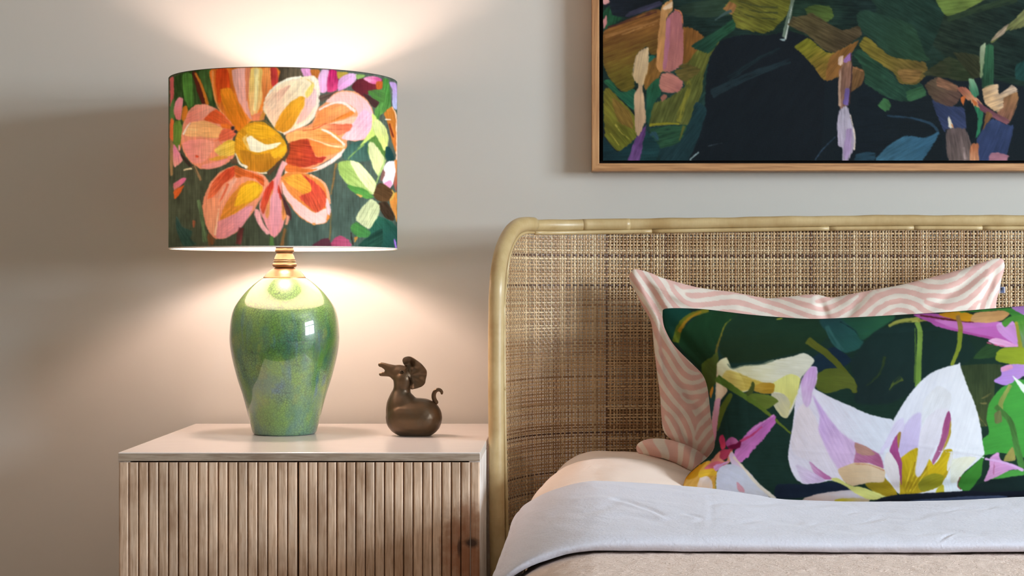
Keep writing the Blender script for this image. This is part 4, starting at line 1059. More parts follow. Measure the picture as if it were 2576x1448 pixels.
P([(303, 462), (342, 448), (333, 522), (298, 533)], (198, 170, 150)); K([(402, 430), (408, 600), (388, 840)], (9, 12), (60, 44, 44))
K([(318, 560), (308, 720), (310, 860)], (14, 22), (180, 150, 128), dry=.2)
P([(372, 848), (392, 922), (428, 1042), (438, 1182), (402, 1254), (382, 1310), (334, 1310), (328, 1202), (298, 1172), (287, 1002), (308, 892)], (178, 172, 188), (170, 160, 180), streak=.14)
P([(360, 1052), (412, 1042), (402, 1202), (372, 1290), (338, 1262)], (168, 146, 184), streak=.14)
K([(394, 925), (430, 1080), (428, 1215)], (8, 14), (220, 206, 190), dry=.1)
K([(110, 1296), (180, 1200), (275, 1105)], (6, 10), (56, 78, 98), dry=.2)

C.done(0.12)
QY = 3.309
cx0 = (1517 - VX) * QY / F; cz0 = EYE - (403.5 - VY) * QY / F
xs = np.concatenate([np.linspace(cx0, (2590 - VX) * QY / F, 640), np.linspace((2590 - VX) * QY / F, fx1 - fw - 0.007, 90)[1:]])
zs_ = np.concatenate([np.linspace(cz0, EYE - (-25 - VY) * QY / F, 250), np.linspace(EYE - (-25 - VY) * QY / F, fz1 - fw - 0.007, 80)[1:]])
XX, ZZ = np.meshgrid(xs, zs_, indexing='ij')
px = VX + F * XX / QY; py = VY - F * (ZZ - EYE) / QY
up = np.maximum(-25 - py, 0); py = np.where(py < -25, -50 - 0.8 * py - 5, py); px = px + 0.75 * up      # beyond the measured part the same brushwork runs on, slanted
px = 1517 + np.abs((px - 1517 + 1073) % 2146 - 1073)
py = 402 - np.abs((402 - py + 427) % 854 - 427)
me = mesh_arrays('canvas', np.stack([XX, np.full_like(XX, QY), ZZ], -1), grid_quads(len(xs), len(zs_), flip=True), C.sample(px, py, PAINT_GAIN), smooth=False)
link('canvas', me, MAT['canvas'], pic)
box('canvas_edge', (xs[0] + 0.0002, QY + 0.0004, zs_[0] + 0.0002), (xs[-1] - 0.0002, WALL_Y - 0.012, zs_[-1] - 0.0002), mat_flat('canvas_side', (22, 30, 34), 0.8), pic)

# ------------------------------------------------------------------ rattan bed: winged headboard with woven cane
BX1 = 1.72
bed = thing('rattan_bed', 'rattan bed with a curved pole-framed headboard of woven cane', 'bed', (0.80, 3.10, 0))
plan_pts = [(-0.1232, 2.97), (-0.1130, 3.03), (-0.092, 3.095), (-0.058, 3.155), (0.0, 3.200), (0.085, 3.224), (0.20, 3.235), (0.45, 3.238), (0.80, 3.238)]
half = catmull(plan_pts, 200)
full = np.vstack([half, np.stack([1.60 - half[::-1, 0], half[::-1, 1]], 1)[1:]])
full[:, 0] = np.where(full[:, 0] > 0.8, 0.8 + (full[:, 0] - 0.8) * (BX1 - 0.8) / 0.9232, full[:, 0])
arc = np.concatenate([[0], np.cumsum(np.linalg.norm(np.diff(full, axis=0), axis=1))])
def plan(s): return np.interp(s, arc, full[:, 0]), np.interp(s, arc, full[:, 1])
def plan_y(x): return np.interp(x, full[:, 0], full[:, 1])
def s_of_x(x): return np.interp(x, full[:, 0], arc)
def px_of_s(s):
    x, y = plan(s); return VX + F * x / y
ss = np.linspace(0, arc[-1], 2000)
# centre line of the top rail: pixel heights measured at the rail's own distance
rail_px = [(1335, 566), (1400, 566.5), (1500, 565), (1700, 562), (1900, 559), (2060, 556.5), (2250, 554.5), (2400, 554.5), (2600, 555.5)]
rs = [float(np.interp(p, px_of_s(ss)[ss < arc[-1] / 2 + 0.1], ss[ss < arc[-1] / 2 + 0.1])) for p, _ in rail_px]
rz = [EYE - (q - VY) * float(plan(s)[1]) / F for s, (_, q) in zip(rs, rail_px)]
mid = arc[-1] / 2
def rail_z(s):
    s = np.where(s > mid, 2 * mid - s, s); return np.interp(s, rs, rz)
PR = 0.0133
# corner post: rises straight, then bends over to meet the rail
post_px = [(1252.5, 1480), (1250, 1300), (1248.5, 1100), (1247.5, 950), (1248, 800), (1250.5, 715), (1257.5, 655), (1269, 614), (1285, 584), (1302, 568.5), (1320, 564), (1341, 564.5)]
def to3(px, py, dy=0.0):
    if px <= 1252.9 and py > 700: Y = 2.97
    else:
        sl = ss[ss < mid]; Y = float(np.interp(px, px_of_s(sl), plan(sl)[1])); Y = max(2.97, Y)
    return at(px, py, Y + dy)
pp = [np.array(to3(*p)) for p in post_px]
pp = [np.array((pp[0][0] + 0.002, 2.97, 0.0))] + pp
mirror = lambda P: np.stack([1.60 - np.asarray(P)[:, 0] + (BX1 - 1.7232), np.asarray(P)[:, 1], np.asarray(P)[:, 2]], 1)
post_l = catmull(np.array(pp), 150)
tube('corner_post', post_l, np.full(150, PR), MAT['pole'], bed, 24)
tube('corner_post', mirror(post_l), PR, MAT['pole'], bed, 24)
s_r = np.linspace(rs[0] + 0.004, 2 * mid - rs[0] - 0.004, 220)
xr, yr = plan(s_r); zr = rail_z(s_r)
wob = 0.0003 * np.sin(s_r * 31) + 0.0002 * np.sin(s_r * 83 + 1)
tube('top_rail', np.stack([xr, yr, zr + wob * 0.6], 1), 0.0104 + wob, MAT['pole'], bed, 22)
for (pa, pb) in ((1457, 1592),):
    m_ = (s_r > np.interp(pa, px_of_s(ss[:900]), ss[:900])) & (s_r < np.interp(pb, px_of_s(ss[:900]), ss[:900]))
    tube('skin_splice', np.stack([xr, yr - 0.0004, zr + 0.0003], 1)[m_], 0.0107, MAT['pole'], bed, 22)
# the thin round beading that pins the cane inside the frame, in lengths that butt together
bead_px = [(1281, 1420), (1279, 1300), (1275, 1150), (1272.3, 1000), (1271, 850), (1271.5, 760), (1273.5, 700), (1279, 655), (1287, 624), (1300, 599), (1318, 585.5), (1345, 583.5)]
bl = [np.array(to3(*p)) for p in bead_px]
for b in bl[:6]: b[1] = 2.978
bl = [np.array((bl[0][0] + 0.001, 2.985, 0.30))] + bl
bead_l = catmull(np.array(bl), 120)
tube('bead', bead_l[:62], 0.0033, MAT['pole'], bed, 10); tube('bead', bead_l[61:], 0.0033, MAT['pole'], bed, 10)
tube('bead', mirror(bead_l), 0.0033, MAT['pole'], bed, 10)
s0 = float(np.interp(1345, px_of_s(ss[:900]), ss[:900]))
cuts = [s0] + [float(np.interp(p, px_of_s(ss[:1200]), ss[:1200])) for p in (1640, 2085, 2298, 2470)] + [2 * mid - s0]
for a_, b_ in zip(cuts[:-1], cuts[1:]):
    s_ = np.linspace(a_ + 0.0004, b_ - 0.0004, max(12, int((b_ - a_) * 60))); x_, y_ = plan(s_)
    tube('bead', np.stack([x_, y_ - 0.004, rail_z(s_) - 0.0137], 1), 0.0040, MAT['pole'], bed, 10)
tube('bottom_rail', np.stack([xr, yr, np.full_like(xr, 0.30)], 1)[10:-10], 0.012, MAT['pole'], bed, 16)
# the cane itself: every strand a bowed strip that passes over and under the crossing ones
PV, PH = 0.00575, 0.0054
zlo, zhi = 0.31, 1.006
r_ = np.random.RandomState(11)
sv = [0.008]
while sv[-1] < arc[-1] - 0.012: sv.append(sv[-1] + PV * r_.uniform(0.72, 1.28))
sv = np.array(sv); zh = [zlo]
while zh[-1] < zhi: zh.append(zh[-1] + PH * r_.uniform(0.78, 1.22))
zh = np.array(zh)
nrm = np.gradient(full, axis=0); nrm = np.stack([nrm[:, 1], -nrm[:, 0]], 1); nrm /= np.linalg.norm(nrm, axis=1)[:, None]
def nplan(s): return np.interp(s, arc, nrm[:, 0]), np.interp(s, arc, nrm[:, 1])
def top_at(s):
    """upper end of the cane inside the rounded corner"""
    s2 = np.minimum(s, arc[-1] - s); base = rail_z(s) - 0.008
    p = np.interp(s2, ss, px_of_s(ss)); corner = np.interp(p, [1250, 1262, 1272, 1279, 1287, 1300, 1320, 1345], [800, 760, 715, 665, 632, 604, 588, 580])
    return np.where(s2 < s0, np.minimum(base, EYE - (corner - VY) * np.interp(s2, arc, full[:, 1]) / F + 0.002), base)
PAL = np.array([(200, 168, 124), (182, 148, 106), (216, 190, 148), (160, 122, 82), (192, 158, 114)], float)
VV, QQ, CC = [], [], []; nb = 0
def ribbon(P, N, W, hw, col):
    """P centre line, N face normal, W width direction"""
    global nb
    V = np.stack([P - W * hw - N * hw * 0.25, P + N * hw * 0.22, P + W * hw - N * hw * 0.25], 1)
    n = len(P); VV.append(V.reshape(-1, 3)); QQ.append(grid_quads(n, 3, base=nb)); nb += 3 * n
    c = lin(col) * (0.86 + 0.28 * r_.rand()); t = 0.88 + 0.24 * vnoise(np.arange(n) / 9.0, np.full(n, r_.rand() * 90), 2)
    CC.append(np.repeat((c[None] * t[:, None])[:, None], 3, 1).reshape(-1, 3))
AMP = 0.0009
for i, s in enumerate(sv):
    zt_ = float(top_at(np.array(s))); k = zh < zt_
    if k.sum() < 3: continue
    zc_ = zh[k]; z2 = np.sort(np.concatenate([zc_, (zc_[:-1] + zc_[1:]) / 2, [zt_]]))
    sign = np.cos(math.pi * (np.interp(z2, zc_, np.arange(len(zc_))) + i))
    drift = 0.0010 * (vnoise(z2 * 18, np.full_like(z2, i * 3.7), 1) - 0.5)
    x_, y_ = plan(s + drift); nx, ny = nplan(s + drift)
    N_ = np.stack([nx, ny, 0 * nx], 1); Wd = np.stack([-ny, nx, 0 * nx], 1)
    P_ = np.stack([x_, y_, z2], 1) + N_ * (AMP * sign)[:, None]
    u = r_.rand(); col = PAL[r_.randint(5)] if u > 0.03 else np.array((104, 70, 44.0))
    ribbon(P_, N_, Wd, PV * r_.uniform(0.20, 0.31), col)
for j, z_ in enumerate(zh):
    ok = sv[(top_at(sv) > z_)]
    if len(ok) < 3: continue
    s2 = np.sort(np.concatenate([ok, (ok[:-1] + ok[1:]) / 2]))
    sag = 0.0016 * (vnoise(s2 * 7, np.full_like(s2, j * 2.3), 4) - 0.5)
    sign = -np.cos(math.pi * (np.interp(s2, sv, np.arange(len(sv))) + j))
    x_, y_ = plan(s2); nx, ny = nplan(s2)
    N_ = np.stack([nx, ny, 0 * nx], 1)
    P_ = np.stack([x_, y_, z_ + sag], 1) + N_ * (AMP * sign)[:, None]
    u = r_.rand(); col = PAL[r_.randint(5)] if u > 0.05 else np.array((84, 54, 36.0))
    ribbon(P_, N_, np.tile([0, 0, 1.0], (len(s2), 1)), PH * r_.uniform(0.19, 0.31), col)
# the second, rear skin of cane, seen through the gaps of the front one
def strip(P, W, hw, col):
    global nb
    V = np.stack([P - W * hw, P + W * hw], 1); n = len(P)
    VV.append(V.reshape(-1, 3)); QQ.append(grid_quads(n, 2, base=nb)); nb += 2 * n
    CC.append(np.repeat((lin(col) * (0.8 + 0.3 * r_.rand()))[None], 2 * n, 0))
GAPB = 0.013
s_in = float(np.interp(1530, px_of_s(ss[:1000]), ss[:1000]))     # the wings carry a single skin
for i, s in enumerate(np.arange(s_in, arc[-1] - s_in, 0.0061)):
    z2 = np.linspace(zlo, float(top_at(np.array(s))), 24); x_, y_ = plan(s + 0.003 * (z2 - 0.7) + 0.0012 * (vnoise(z2 * 9, np.full(24, i * 1.7), 7) - 0.5)); nx, ny = nplan(s)
    strip(np.stack([x_ - nx * GAPB, y_ - ny * GAPB, z2], 1), np.array([[-ny, nx, 0]]), 0.0061 * r_.uniform(0.22, 0.32), PAL[r_.randint(5)] * 0.78)  # palette darkened for depth: shade put into the rear strands' colour
for z_ in np.arange(zlo, zhi - 0.012, 0.0057):
    s2 = np.linspace(s_in, arc[-1] - s_in, 160); s2 = s2[top_at(s2) > z_]
    if len(s2) < 3: continue
    x_, y_ = plan(s2); nx, ny = nplan(s2)
    strip(np.stack([x_ - nx * (GAPB + 0.0012), y_ - ny * (GAPB + 0.0012), z_ + 0.002 * (vnoise(s2 * 5, np.full_like(s2, z_ * 90), 3) - 0.5)], 1), np.array([[0, 0, 1.0]]), 0.0057 * r_.uniform(0.22, 0.33), PAL[r_.randint(5)] * 0.78)  # same darkened palette, shade painted into the cross strands
me = mesh_arrays('cane_weave', np.vstack(VV), np.vstack(QQ), np.vstack(CC)); me.materials.append(MAT['cane'])
cw = link('cane_weave', me, None, bed); cw['kind'] = 'stuff'
box('bed_base', (-0.055, 1.12, 0.10), (1.655, 3.19, 0.28), MAT['mattress'], bed, 0.01)
for x_ in (-0.03, 1.56):
    for y_ in (1.16, 3.08):
        bm = bmesh.new(); box_bm(bm, (x_, y_, 0), (x_ + 0.06, y_ + 0.06, 0.10), 0.004); bm_obj('leg', bm, MAT['pole'], bed)

box('mattress', (-0.055, 1.12, 0.28), (1.655, 3.185, 0.50), MAT['mattress'], bed, 0.04, 4)

# ------------------------------------------------------------------ bedding: sheets of cloth lofted through measured rows
def cloth(name, rows, nu, nv, mat, wrinkle=None, thick=0.006, mask_left=None):
    """rows: (distance, [(px, py) ...] from right to left) -> a smooth sheet"""
    R_ = []
    for Yr, pts in rows:
        P3 = np.array([at(x, y, Yr + (d[0] if d else 0.0)) for x, y, *d in pts])
        n1 = int(nu * 0.84); x_, z_ = P3[0, 0], P3[0, 2]       # the measured part, then on to the far side of the bed
        fx_ = 1.60 if name == 'duvet' else 1.745
        far = np.array([(fx_, Yr, z_ - 0.32), (fx_ - 0.01, Yr, z_ - 0.16), (fx_ - 0.03, Yr, z_ - 0.045), (fx_ - 0.085, Yr, z_ - 0.008), (fx_ - 0.24, Yr, z_), (1.2, Yr, z_), (x_, Yr, z_)])
        R_.append(np.vstack([catmull(far, nu - n1 + 1)[:-1], catmull(P3, n1)]))
    R_ = np.array(R_)                                          # rows x nu x 3
    G_ = np.array([catmull(R_[:, k], nv) for k in range(nu)])  # nu x nv x 3
    if wrinkle is not None:
        du = np.gradient(G_, axis=0); dv = np.gradient(G_, axis=1)
        N = np.cross(du, dv); N /= np.linalg.norm(N, axis=2)[..., None] + 1e-12
        N *= np.sign(N[..., 2:3].mean()) if abs(N[..., 2].mean()) > 1e-6 else 1
        G_ = G_ + N * wrinkle(G_)[..., None]
    me = mesh_arrays(name, G_, grid_quads(nu, nv, flip=True))
    o = link(name, me, mat)
    if thick:
        s = o.modifiers.new('thickness', 'SOLIDIFY'); s.thickness = thick; s.offset = -1
    return o

def wr(scale, amp, seed, stretch=(1, 1), ridge=True):
    def f(G_):
        x = G_[..., 0] * scale * stretch[0]; y = G_[..., 1] * scale * stretch[1]
        wx = fbm(x * 0.6, y * 0.6, seed + 3); n = fbm(x + wx * 1.6, y + wx, seed)
        if ridge: n = 0.5 - np.abs(n - 0.47) * 3
        return amp * (n - 0.3)
    return f

# blush duvet puffed up between the headboard and the folded sheet
duvet = cloth('duvet', [
    (2.690, [(2700, 1348), (2300, 1338), (1900, 1328), (1600, 1265), (1480, 1250), (1410, 1265), (1362, 1292), (1341, 1345), (1337, 1480)]),
    (2.730, [(2700, 1308), (2300, 1303), (1900, 1290), (1600, 1222), (1490, 1214), (1415, 1228), (1362, 1258), (1337, 1310), (1333, 1460)]),
    (2.800, [(2700, 1290), (2300, 1283), (1900, 1268), (1620, 1190), (1490, 1184), (1425, 1198), (1375, 1224), (1345, 1262), (1336, 1320), (1335, 1450)]),
    (2.870, [(2700, 1278), (2300, 1268), (1900, 1250), (1640, 1174), (1500, 1166), (1440, 1178), (1400, 1200), (1376, 1236), (1366, 1290), (1362, 1430)]),
    (2.945, [(2700, 1273), (2300, 1260), (1900, 1234), (1650, 1165), (1520, 1158), (1455, 1170), (1412, 1192), (1388, 1228), (1378, 1280), (1374, 1400)]),
    (3.010, [(2700, 1260), (2300, 1250), (1900, 1220), (1650, 1156), (1520, 1147), (1465, 1154), (1428, 1172), (1406, 1200), (1396, 1250), (1392, 1380)]),
    (3.080, [(2700, 1253), (2300, 1242), (1900, 1208), (1650, 1150), (1540, 1141), (1480, 1147), (1442, 1164), (1422, 1190), (1412, 1240), (1408, 1360)]),
    (3.140, [(2700, 1268), (2300, 1253), (1900, 1223), (1650, 1165), (1540, 1158), (1490, 1165), (1456, 1182), (1436, 1206), (1426, 1250), (1422, 1350)]),
    (3.165, [(2700, 1318), (2300, 1308), (1900, 1278), (1650, 1225), (1540, 1220), (1490, 1226), (1456, 1240), (1436, 1260), (1428, 1290), (1424, 1345)])],
    190, 90, MAT['duvet'], wr(9, 0.004, 4, (1.0, 0.7)))
tag(duvet, 'blush pink duvet puffed up against the cane headboard', 'duvet')

# white sheet folded back over the quilt
def sheet_folds(G_):
    px_ = VX + F * G_[..., 0] / G_[..., 1]; py_ = VY - F * (G_[..., 2] - EYE) / G_[..., 1]
    d = 0.6 * wr(6, 0.0022, 9, (0.6, 1.4))(G_) + 0.0016 * (fbm(px_ / 90, py_ / 22, 12) - 0.5)
    for (x0_, y0_, x1_, y1_, w, a) in ((1545, 1254, 1612, 1272, 4, 0.0035), (1612, 1272, 1668, 1296, 4, 0.0032), (1560, 1284, 1680, 1300, 6, -0.002), (1720, 1290, 1760, 1302, 3, 0.0025),
                                       (1785, 1235, 1790, 1330, 8, 0.0005), (1640, 1222, 1800, 1240, 4, 0.0015), (1790, 1265, 2150, 1268, 5, 0.0018), (1750, 1308, 2020, 1312, 5, 0.0016),
                                       (2040, 1318, 2330, 1300, 4, 0.0014), (2360, 1362, 2400, 1342, 3, 0.0028), (2200, 1300, 2560, 1270, 6, 0.0014), (2060, 1334, 2480, 1338, 5, 0.0014),
                                       (1440, 1250, 1540, 1240, 5, 0.0014), (1380, 1300, 1560, 1268, 8, 0.0014), (2380, 1285, 2500, 1272, 3, 0.002), (2130, 1290, 2250, 1282, 3, 0.0016)):
        L = math.hypot(x1_ - x0_, y1_ - y0_); ux, uy = (x1_ - x0_) / L, (y1_ - y0_) / L
        p = (px_ - x0_) * ux + (py_ - y0_) * uy; q = -(px_ - x0_) * uy + (py_ - y0_) * ux + 3 * np.sin(p / 23)
        e = smoothstep(-12, 18, p) * smoothstep(-12, 18, L - p)
        a *= 0.55; d = d - a * e * np.exp(-(q / w) ** 2) + 0.6 * a * e * np.exp(-((q - 1.9 * w) / w) ** 2)
    return d

sheet = cloth('folded_sheet', [
    (2.700, [(2760, 1300), (2576, 1302), (2260, 1312), (2000, 1308), (1800, 1280), (1650, 1268), (1560, 1264), (1480, 1266), (1410, 1284), (1350, 1312), (1322, 1345), (1312, 1400), (1310, 1560)]),
    (2.685, [(2760, 1252), (2576, 1256), (2480, 1261), (2260, 1267), (2000, 1264), (1900, 1251), (1800, 1237), (1700, 1229), (1560, 1219), (1480, 1220), (1405, 1238), (1348, 1264), (1316, 1292), (1304, 1340), (1302, 1560)]),
    (2.660, [(2760, 1245), (2576, 1248.5), (2480, 1254), (2260, 1260), (2000, 1257), (1900, 1243.5), (1800, 1229), (1700, 1220), (1560, 1210), (1480, 1210.5), (1400, 1229), (1342, 1255), (1309, 1280), (1293, 1330), (1289, 1560)]),
    (2.610, [(2760, 1258), (2576, 1260), (2260, 1268), (2000, 1264), (1800, 1243), (1650, 1232), (1560, 1226), (1480, 1228), (1400, 1246), (1336, 1274), (1300, 1302), (1280, 1350), (1274, 1580)]),
    (2.520, [(2760, 1290), (2576, 1292), (2260, 1295), (2000, 1290), (1800, 1276), (1560, 1266), (1470, 1270), (1390, 1288), (1325, 1314), (1288, 1342), (1266, 1390), (1256, 1600)]),
    (2.440, [(2760, 1318), (2576, 1319), (2260, 1320), (2000, 1316), (1800, 1306), (1560, 1299), (1460, 1305), (1378, 1324), (1310, 1352), (1272, 1384), (1249, 1432), (1238, 1630)]),
    (2.375, [(2760, 1338), (2576, 1339), (2260, 1338), (2000, 1335), (1800, 1330), (1560, 1328), (1460, 1335), (1375, 1356), (1304, 1388), (1258, 1424), (1232, 1476), (1220, 1660)]),
    (2.338, [(2760, 1353), (2576, 1353), (2260, 1353), (2000, 1350), (1800, 1346), (1560, 1346), (1470, 1352), (1385, 1372), (1312, 1402), (1262, 1440), (1232, 1492), (1216, 1680)]),
    (2.322, [(2760, 1371), (2576, 1370), (2260, 1372), (2000, 1371), (1800, 1368), (1560, 1367), (1470, 1371), (1390, 1388), (1318, 1416), (1266, 1454), (1234, 1508), (1218, 1690)]),
    (2.330, [(2760, 1388), (2576, 1386), (2260, 1389), (2000, 1387), (1800, 1386), (1560, 1384), (1475, 1386), (1405, 1399), (1330, 1426), (1276, 1460), (1242, 1512), (1224, 1690)]),
    (2.352, [(2760, 1384), (2576, 1383), (2260, 1385), (2000, 1383), (1800, 1382), (1560, 1381), (1475, 1383), (1408, 1396), (1336, 1422), (1284, 1456), (1250, 1508), (1232, 1680)])],
    430, 125, MAT['sheet'], sheet_folds, 0.004)
tag(sheet, 'white cotton sheet folded back over the peach quilt', 'sheet')

quilt = cloth('quilt', [
    (2.480, [(2800, 1360), (2300, 1360), (1900, 1358), (1560, 1356), (1470, 1362), (1400, 1384), (1340, 1420), (1306, 1460), (1290, 1520), (1284, 1900)]),
    (2.400, [(2800, 1380), (2300, 1380), (1900, 1378), (1560, 1376), (1470, 1380), (1400, 1398), (1334, 1430), (1290, 1470), (1266, 1530), (1258, 1950)]),
    (2.300, [(2850, 1404), (2300, 1402), (1900, 1401), (1560, 1400), (1470, 1404), (1396, 1420), (1326, 1450), (1276, 1490), (1246, 1545), (1236, 2000)]),
    (2.150, [(2900, 1450), (2300, 1448), (1900, 1447), (1560, 1447), (1465, 1452), (1386, 1470), (1312, 1503), (1260, 1545), (1230, 1600), (1220, 2080)]),
    (1.900, [(3150, 1545), (2300, 1543), (1900, 1542), (1560, 1542), (1455, 1548), (1370, 1568), (1292, 1602), (1236, 1650), (1206, 1710), (1194, 2250)]),
    (1.500, [(3500, 1767), (2400, 1765), (1900, 1764), (1560, 1764), (1440, 1772), (1344, 1796), (1256, 1836), (1192, 1890), (1156, 1960), (1140, 2650)]),
    (1.180, [(4100, 2050), (2600, 2048), (1900, 2046), (1560, 2046), (1420, 2056), (1310, 2086), (1214, 2134), (1144, 2196), (1100, 2280), (1080, 3100)])],
    340, 290, MAT['quilt'], lambda G_: wr(34, 0.0016, 6, (0.8, 1.2))(G_) + wr(90, 0.0007, 3, (1.3, 0.7))(G_), 0)
tag(quilt, 'peach crinkled cotton quilt lying under the folded white sheet', 'quilt')

# ------------------------------------------------------------------ cushions
def cushion_grid(nu, nv, T_, B_, L_, R_):
    """Coons patch between four outline curves in picture units"""
    u = np.linspace(0, 1, nu)[:, None, None]; v = np.linspace(0, 1, nv)[None, :, None]
    t = catmull(T_, nu)[:, None]; b = catmull(B_, nu)[:, None]; l = catmull(L_, nv)[None]; r = catmull(R_, nv)[None]
    return (1 - v) * t + v * b + (1 - u) * l + u * r - ((1 - u) * (1 - v) * t[0] + u * (1 - v) * t[-1] + (1 - u) * v * b[0] + u * v * b[-1]), u[..., 0], v[..., 0]

def cushion(name, nu, nv, outline, ytop, ybot, bf, bb, mat, colour, extra=None, ycol=None):
    Gp, u, v = cushion_grid(nu, nv, *[np.array(o, float) for o in outline])
    shape = (np.clip(4 * u * (1 - u), 0, 1) ** 0.5) * (np.clip(4 * v * (1 - v), 0, 1) ** 0.5)
    shape = shape * (0.80 + 0.20 * shape)
    Ym = ytop + (ybot - ytop) * v
    Yf = Ym - bf * shape
    if extra is not None: Yf = Yf + extra(Gp[..., 0], Gp[..., 1], u, v) * np.clip(shape * 6, 0, 1)
    def pts(g, Yv): return np.stack([(g[..., 0] - VX) * Yv / F, Yv, EYE - (g[..., 1] - VY) * Yv / F], -1)
    Vf = pts(Gp, Yf); cols = colour(Gp[..., 0], Gp[..., 1])
    st = 6; gb = Gp[::st, ::st]; Ymb = (Ym + 0 * shape)[::st, ::st]
    # the back keeps the true outline and bulges the other way
    Vb = pts(gb, Ymb); Vb[..., 1] += bb * shape[::st, ::st]
    nb_ = Vb.shape[0] * Vb.shape[1]
    V = np.vstack([Vf.reshape(-1, 3), Vb.reshape(-1, 3)])
    q = np.vstack([grid_quads(nu, nv), grid_quads(Vb.shape[0], Vb.shape[1], base=nu * nv, flip=True)])
    c = np.vstack([cols.reshape(-1, 3), cols[::st, ::st].reshape(-1, 3)])
    me = mesh_arrays(name, V, q, c); return link(name, me, mat)

# zebra stripes grown from noise by activation / inhibition along a flow field
def zebra_field(x0, y0, x1, y1, step, ctrl, lam):
    xs_ = np.arange(x0, x1, step); ys_ = np.arange(y0, y1, step); XX_, YY_ = np.meshgrid(xs_, ys_)
    c2 = np.zeros_like(XX_); s2 = np.zeros_like(XX_)
    for (cx, cy, a) in ctrl:
        w = np.exp(-((XX_ - cx) ** 2 + (YY_ - cy) ** 2) / (2 * 42.0 ** 2)) + 1e-9 / (1 + (XX_ - cx) ** 2 + (YY_ - cy) ** 2)
        c2 += w * math.cos(2 * math.radians(a)); s2 += w * math.sin(2 * math.radians(a))
    an = 0.5 * np.arctan2(s2, c2) + 0.7 * (fbm(XX_ / 45, YY_ / 45, 31) - 0.47); ca, sa = np.cos(an), np.sin(an)
    h, w_ = XX_.shape; f = np.random.RandomState(21).rand(h, w_) - 0.5
    I, J = np.mgrid[0:h, 0:w_].astype(float)
    def smp(f_, du, dv):
        jj = np.clip(J + (du * ca - dv * sa) / step, 0, w_ - 1.001); ii = np.clip(I + (du * sa + dv * ca) / step, 0, h - 1.001)
        i_, j_ = ii.astype(int), jj.astype(int); a_, b_ = ii - i_, jj - j_
        return (f_[i_, j_] * (1 - b_) + f_[i_, j_ + 1] * b_) * (1 - a_) + (f_[i_ + 1, j_] * (1 - b_) + f_[i_ + 1, j_ + 1] * b_) * a_
    taps = [(du, dv) for du in (-0.75, -0.4, 0, 0.4, 0.75) for dv in (-1.0, -0.75, -0.5, -0.25, 0, 0.25, 0.5, 0.75, 1.0)]
    for it in range(13):
        g = 0
        for du, dv in taps: g = g + smp(f, du * lam, dv * lam) * math.cos(2 * math.pi * dv) * math.exp(-(dv / 0.75) ** 2) * math.exp(-(du / 0.7) ** 2)
        f = np.tanh(g / (np.abs(g).mean() + 1e-9) * 1.3)
    def field(px_, py_):
        jj = np.clip((px_ - x0) / step, 0, w_ - 1.001); ii = np.clip((py_ - y0) / step, 0, h - 1.001)
        i_, j_ = ii.astype(int), jj.astype(int); a_, b_ = ii - i_, jj - j_
        return (f[i_, j_] * (1 - b_) + f[i_, j_ + 1] * b_) * (1 - a_) + (f[i_ + 1, j_] * (1 - b_) + f[i_ + 1, j_ + 1] * b_) * a_
    return field
ZC = [(1595, 705, 55), (1625, 740, 58), (1655, 780, 60), (1650, 840, 65), (1668, 880, 72), (1700, 905, 58), (1690, 960, 52), (1680, 1010, 52), (1672, 1060, 68), (1700, 1080, 62),
      (1745, 960, 10), (1762, 985, -42), (1765, 1040, -40), (1770, 1090, -42), (1758, 1130, -45), (1715, 1020, 42), (1725, 1060, 44), (1735, 1120, 62), (1760, 1000, -38),
      (1690, 715, 35), (1700, 750, 70), (1735, 745, -12), (1780, 758, -14), (1830, 770, -22), (1880, 770, 12), (1920, 765, 24), (1970, 775, 26), (2020, 785, 30), (2050, 775, 8),
      (2075, 770, -35), (2120, 770, -40), (2165, 750, -36), (2200, 760, -45), (2245, 735, -28), (2262, 750, 20), (2300, 745, 30), (2350, 735, 26), (2390, 750, 32),
      (2400, 705, -28), (2430, 720, -40), (2455, 750, -62), (2480, 700, -40), (2495, 740, -68), (2515, 670, -28)]
zf = zebra_field(1570, 630, 2560, 1220, 2.5, ZC, 23.5)
PINK, CREAM = lin((228, 186, 176)) * 0.95, lin((236, 226, 214)) * 0.95
def zebra_col(px_, py_):
    w = 1.6 * (vnoise(px_ / 9, py_ / 9, 5) - 0.5)
    t = smoothstep(-0.45, 0.35, -zf(px_ + w, py_ + w) + 0.16 + 1.3 * (fbm(px_ / 30, py_ / 30, 41) - 0.47))[..., None]
    t2 = 0.92 + 0.16 * vnoise(px_ / 18, py_ / 18, 8)[..., None]
    return (CREAM * (1 - t) + PINK * t) * t2
zt = [(1582, 694), (1590, 680), (1602, 677), (1634, 685), (1662, 697), (1706, 710), (1764, 724), (1841, 734), (1905, 746), (1935, 750), (1990, 745), (2030, 741), (2058, 741), (2092, 748), (2130, 741), (2200, 728), (2266, 716), (2355, 694), (2419, 677), (2470, 660), (2500, 651), (2518, 650), (2526, 656)]
zl = [(1582, 694), (1586, 712), (1598, 732), (1616, 770), (1632, 796), (1640, 820), (1644, 860), (1650, 915), (1656, 960), (1661, 1000), (1664, 1050), (1672, 1088), (1704, 1118), (1738, 1152), (1752, 1176)]
zr_ = [(2526, 656), (2527, 675), (2520, 700), (2514, 730), (2506, 765), (2500, 850), (2498, 950), (2500, 1060), (2510, 1150), (2520, 1185)]
zb2 = [(1752, 1176), (1800, 1185), (1900, 1195), (2050, 1200), (2200, 1200), (2350, 1195), (2450, 1190), (2520, 1185)]
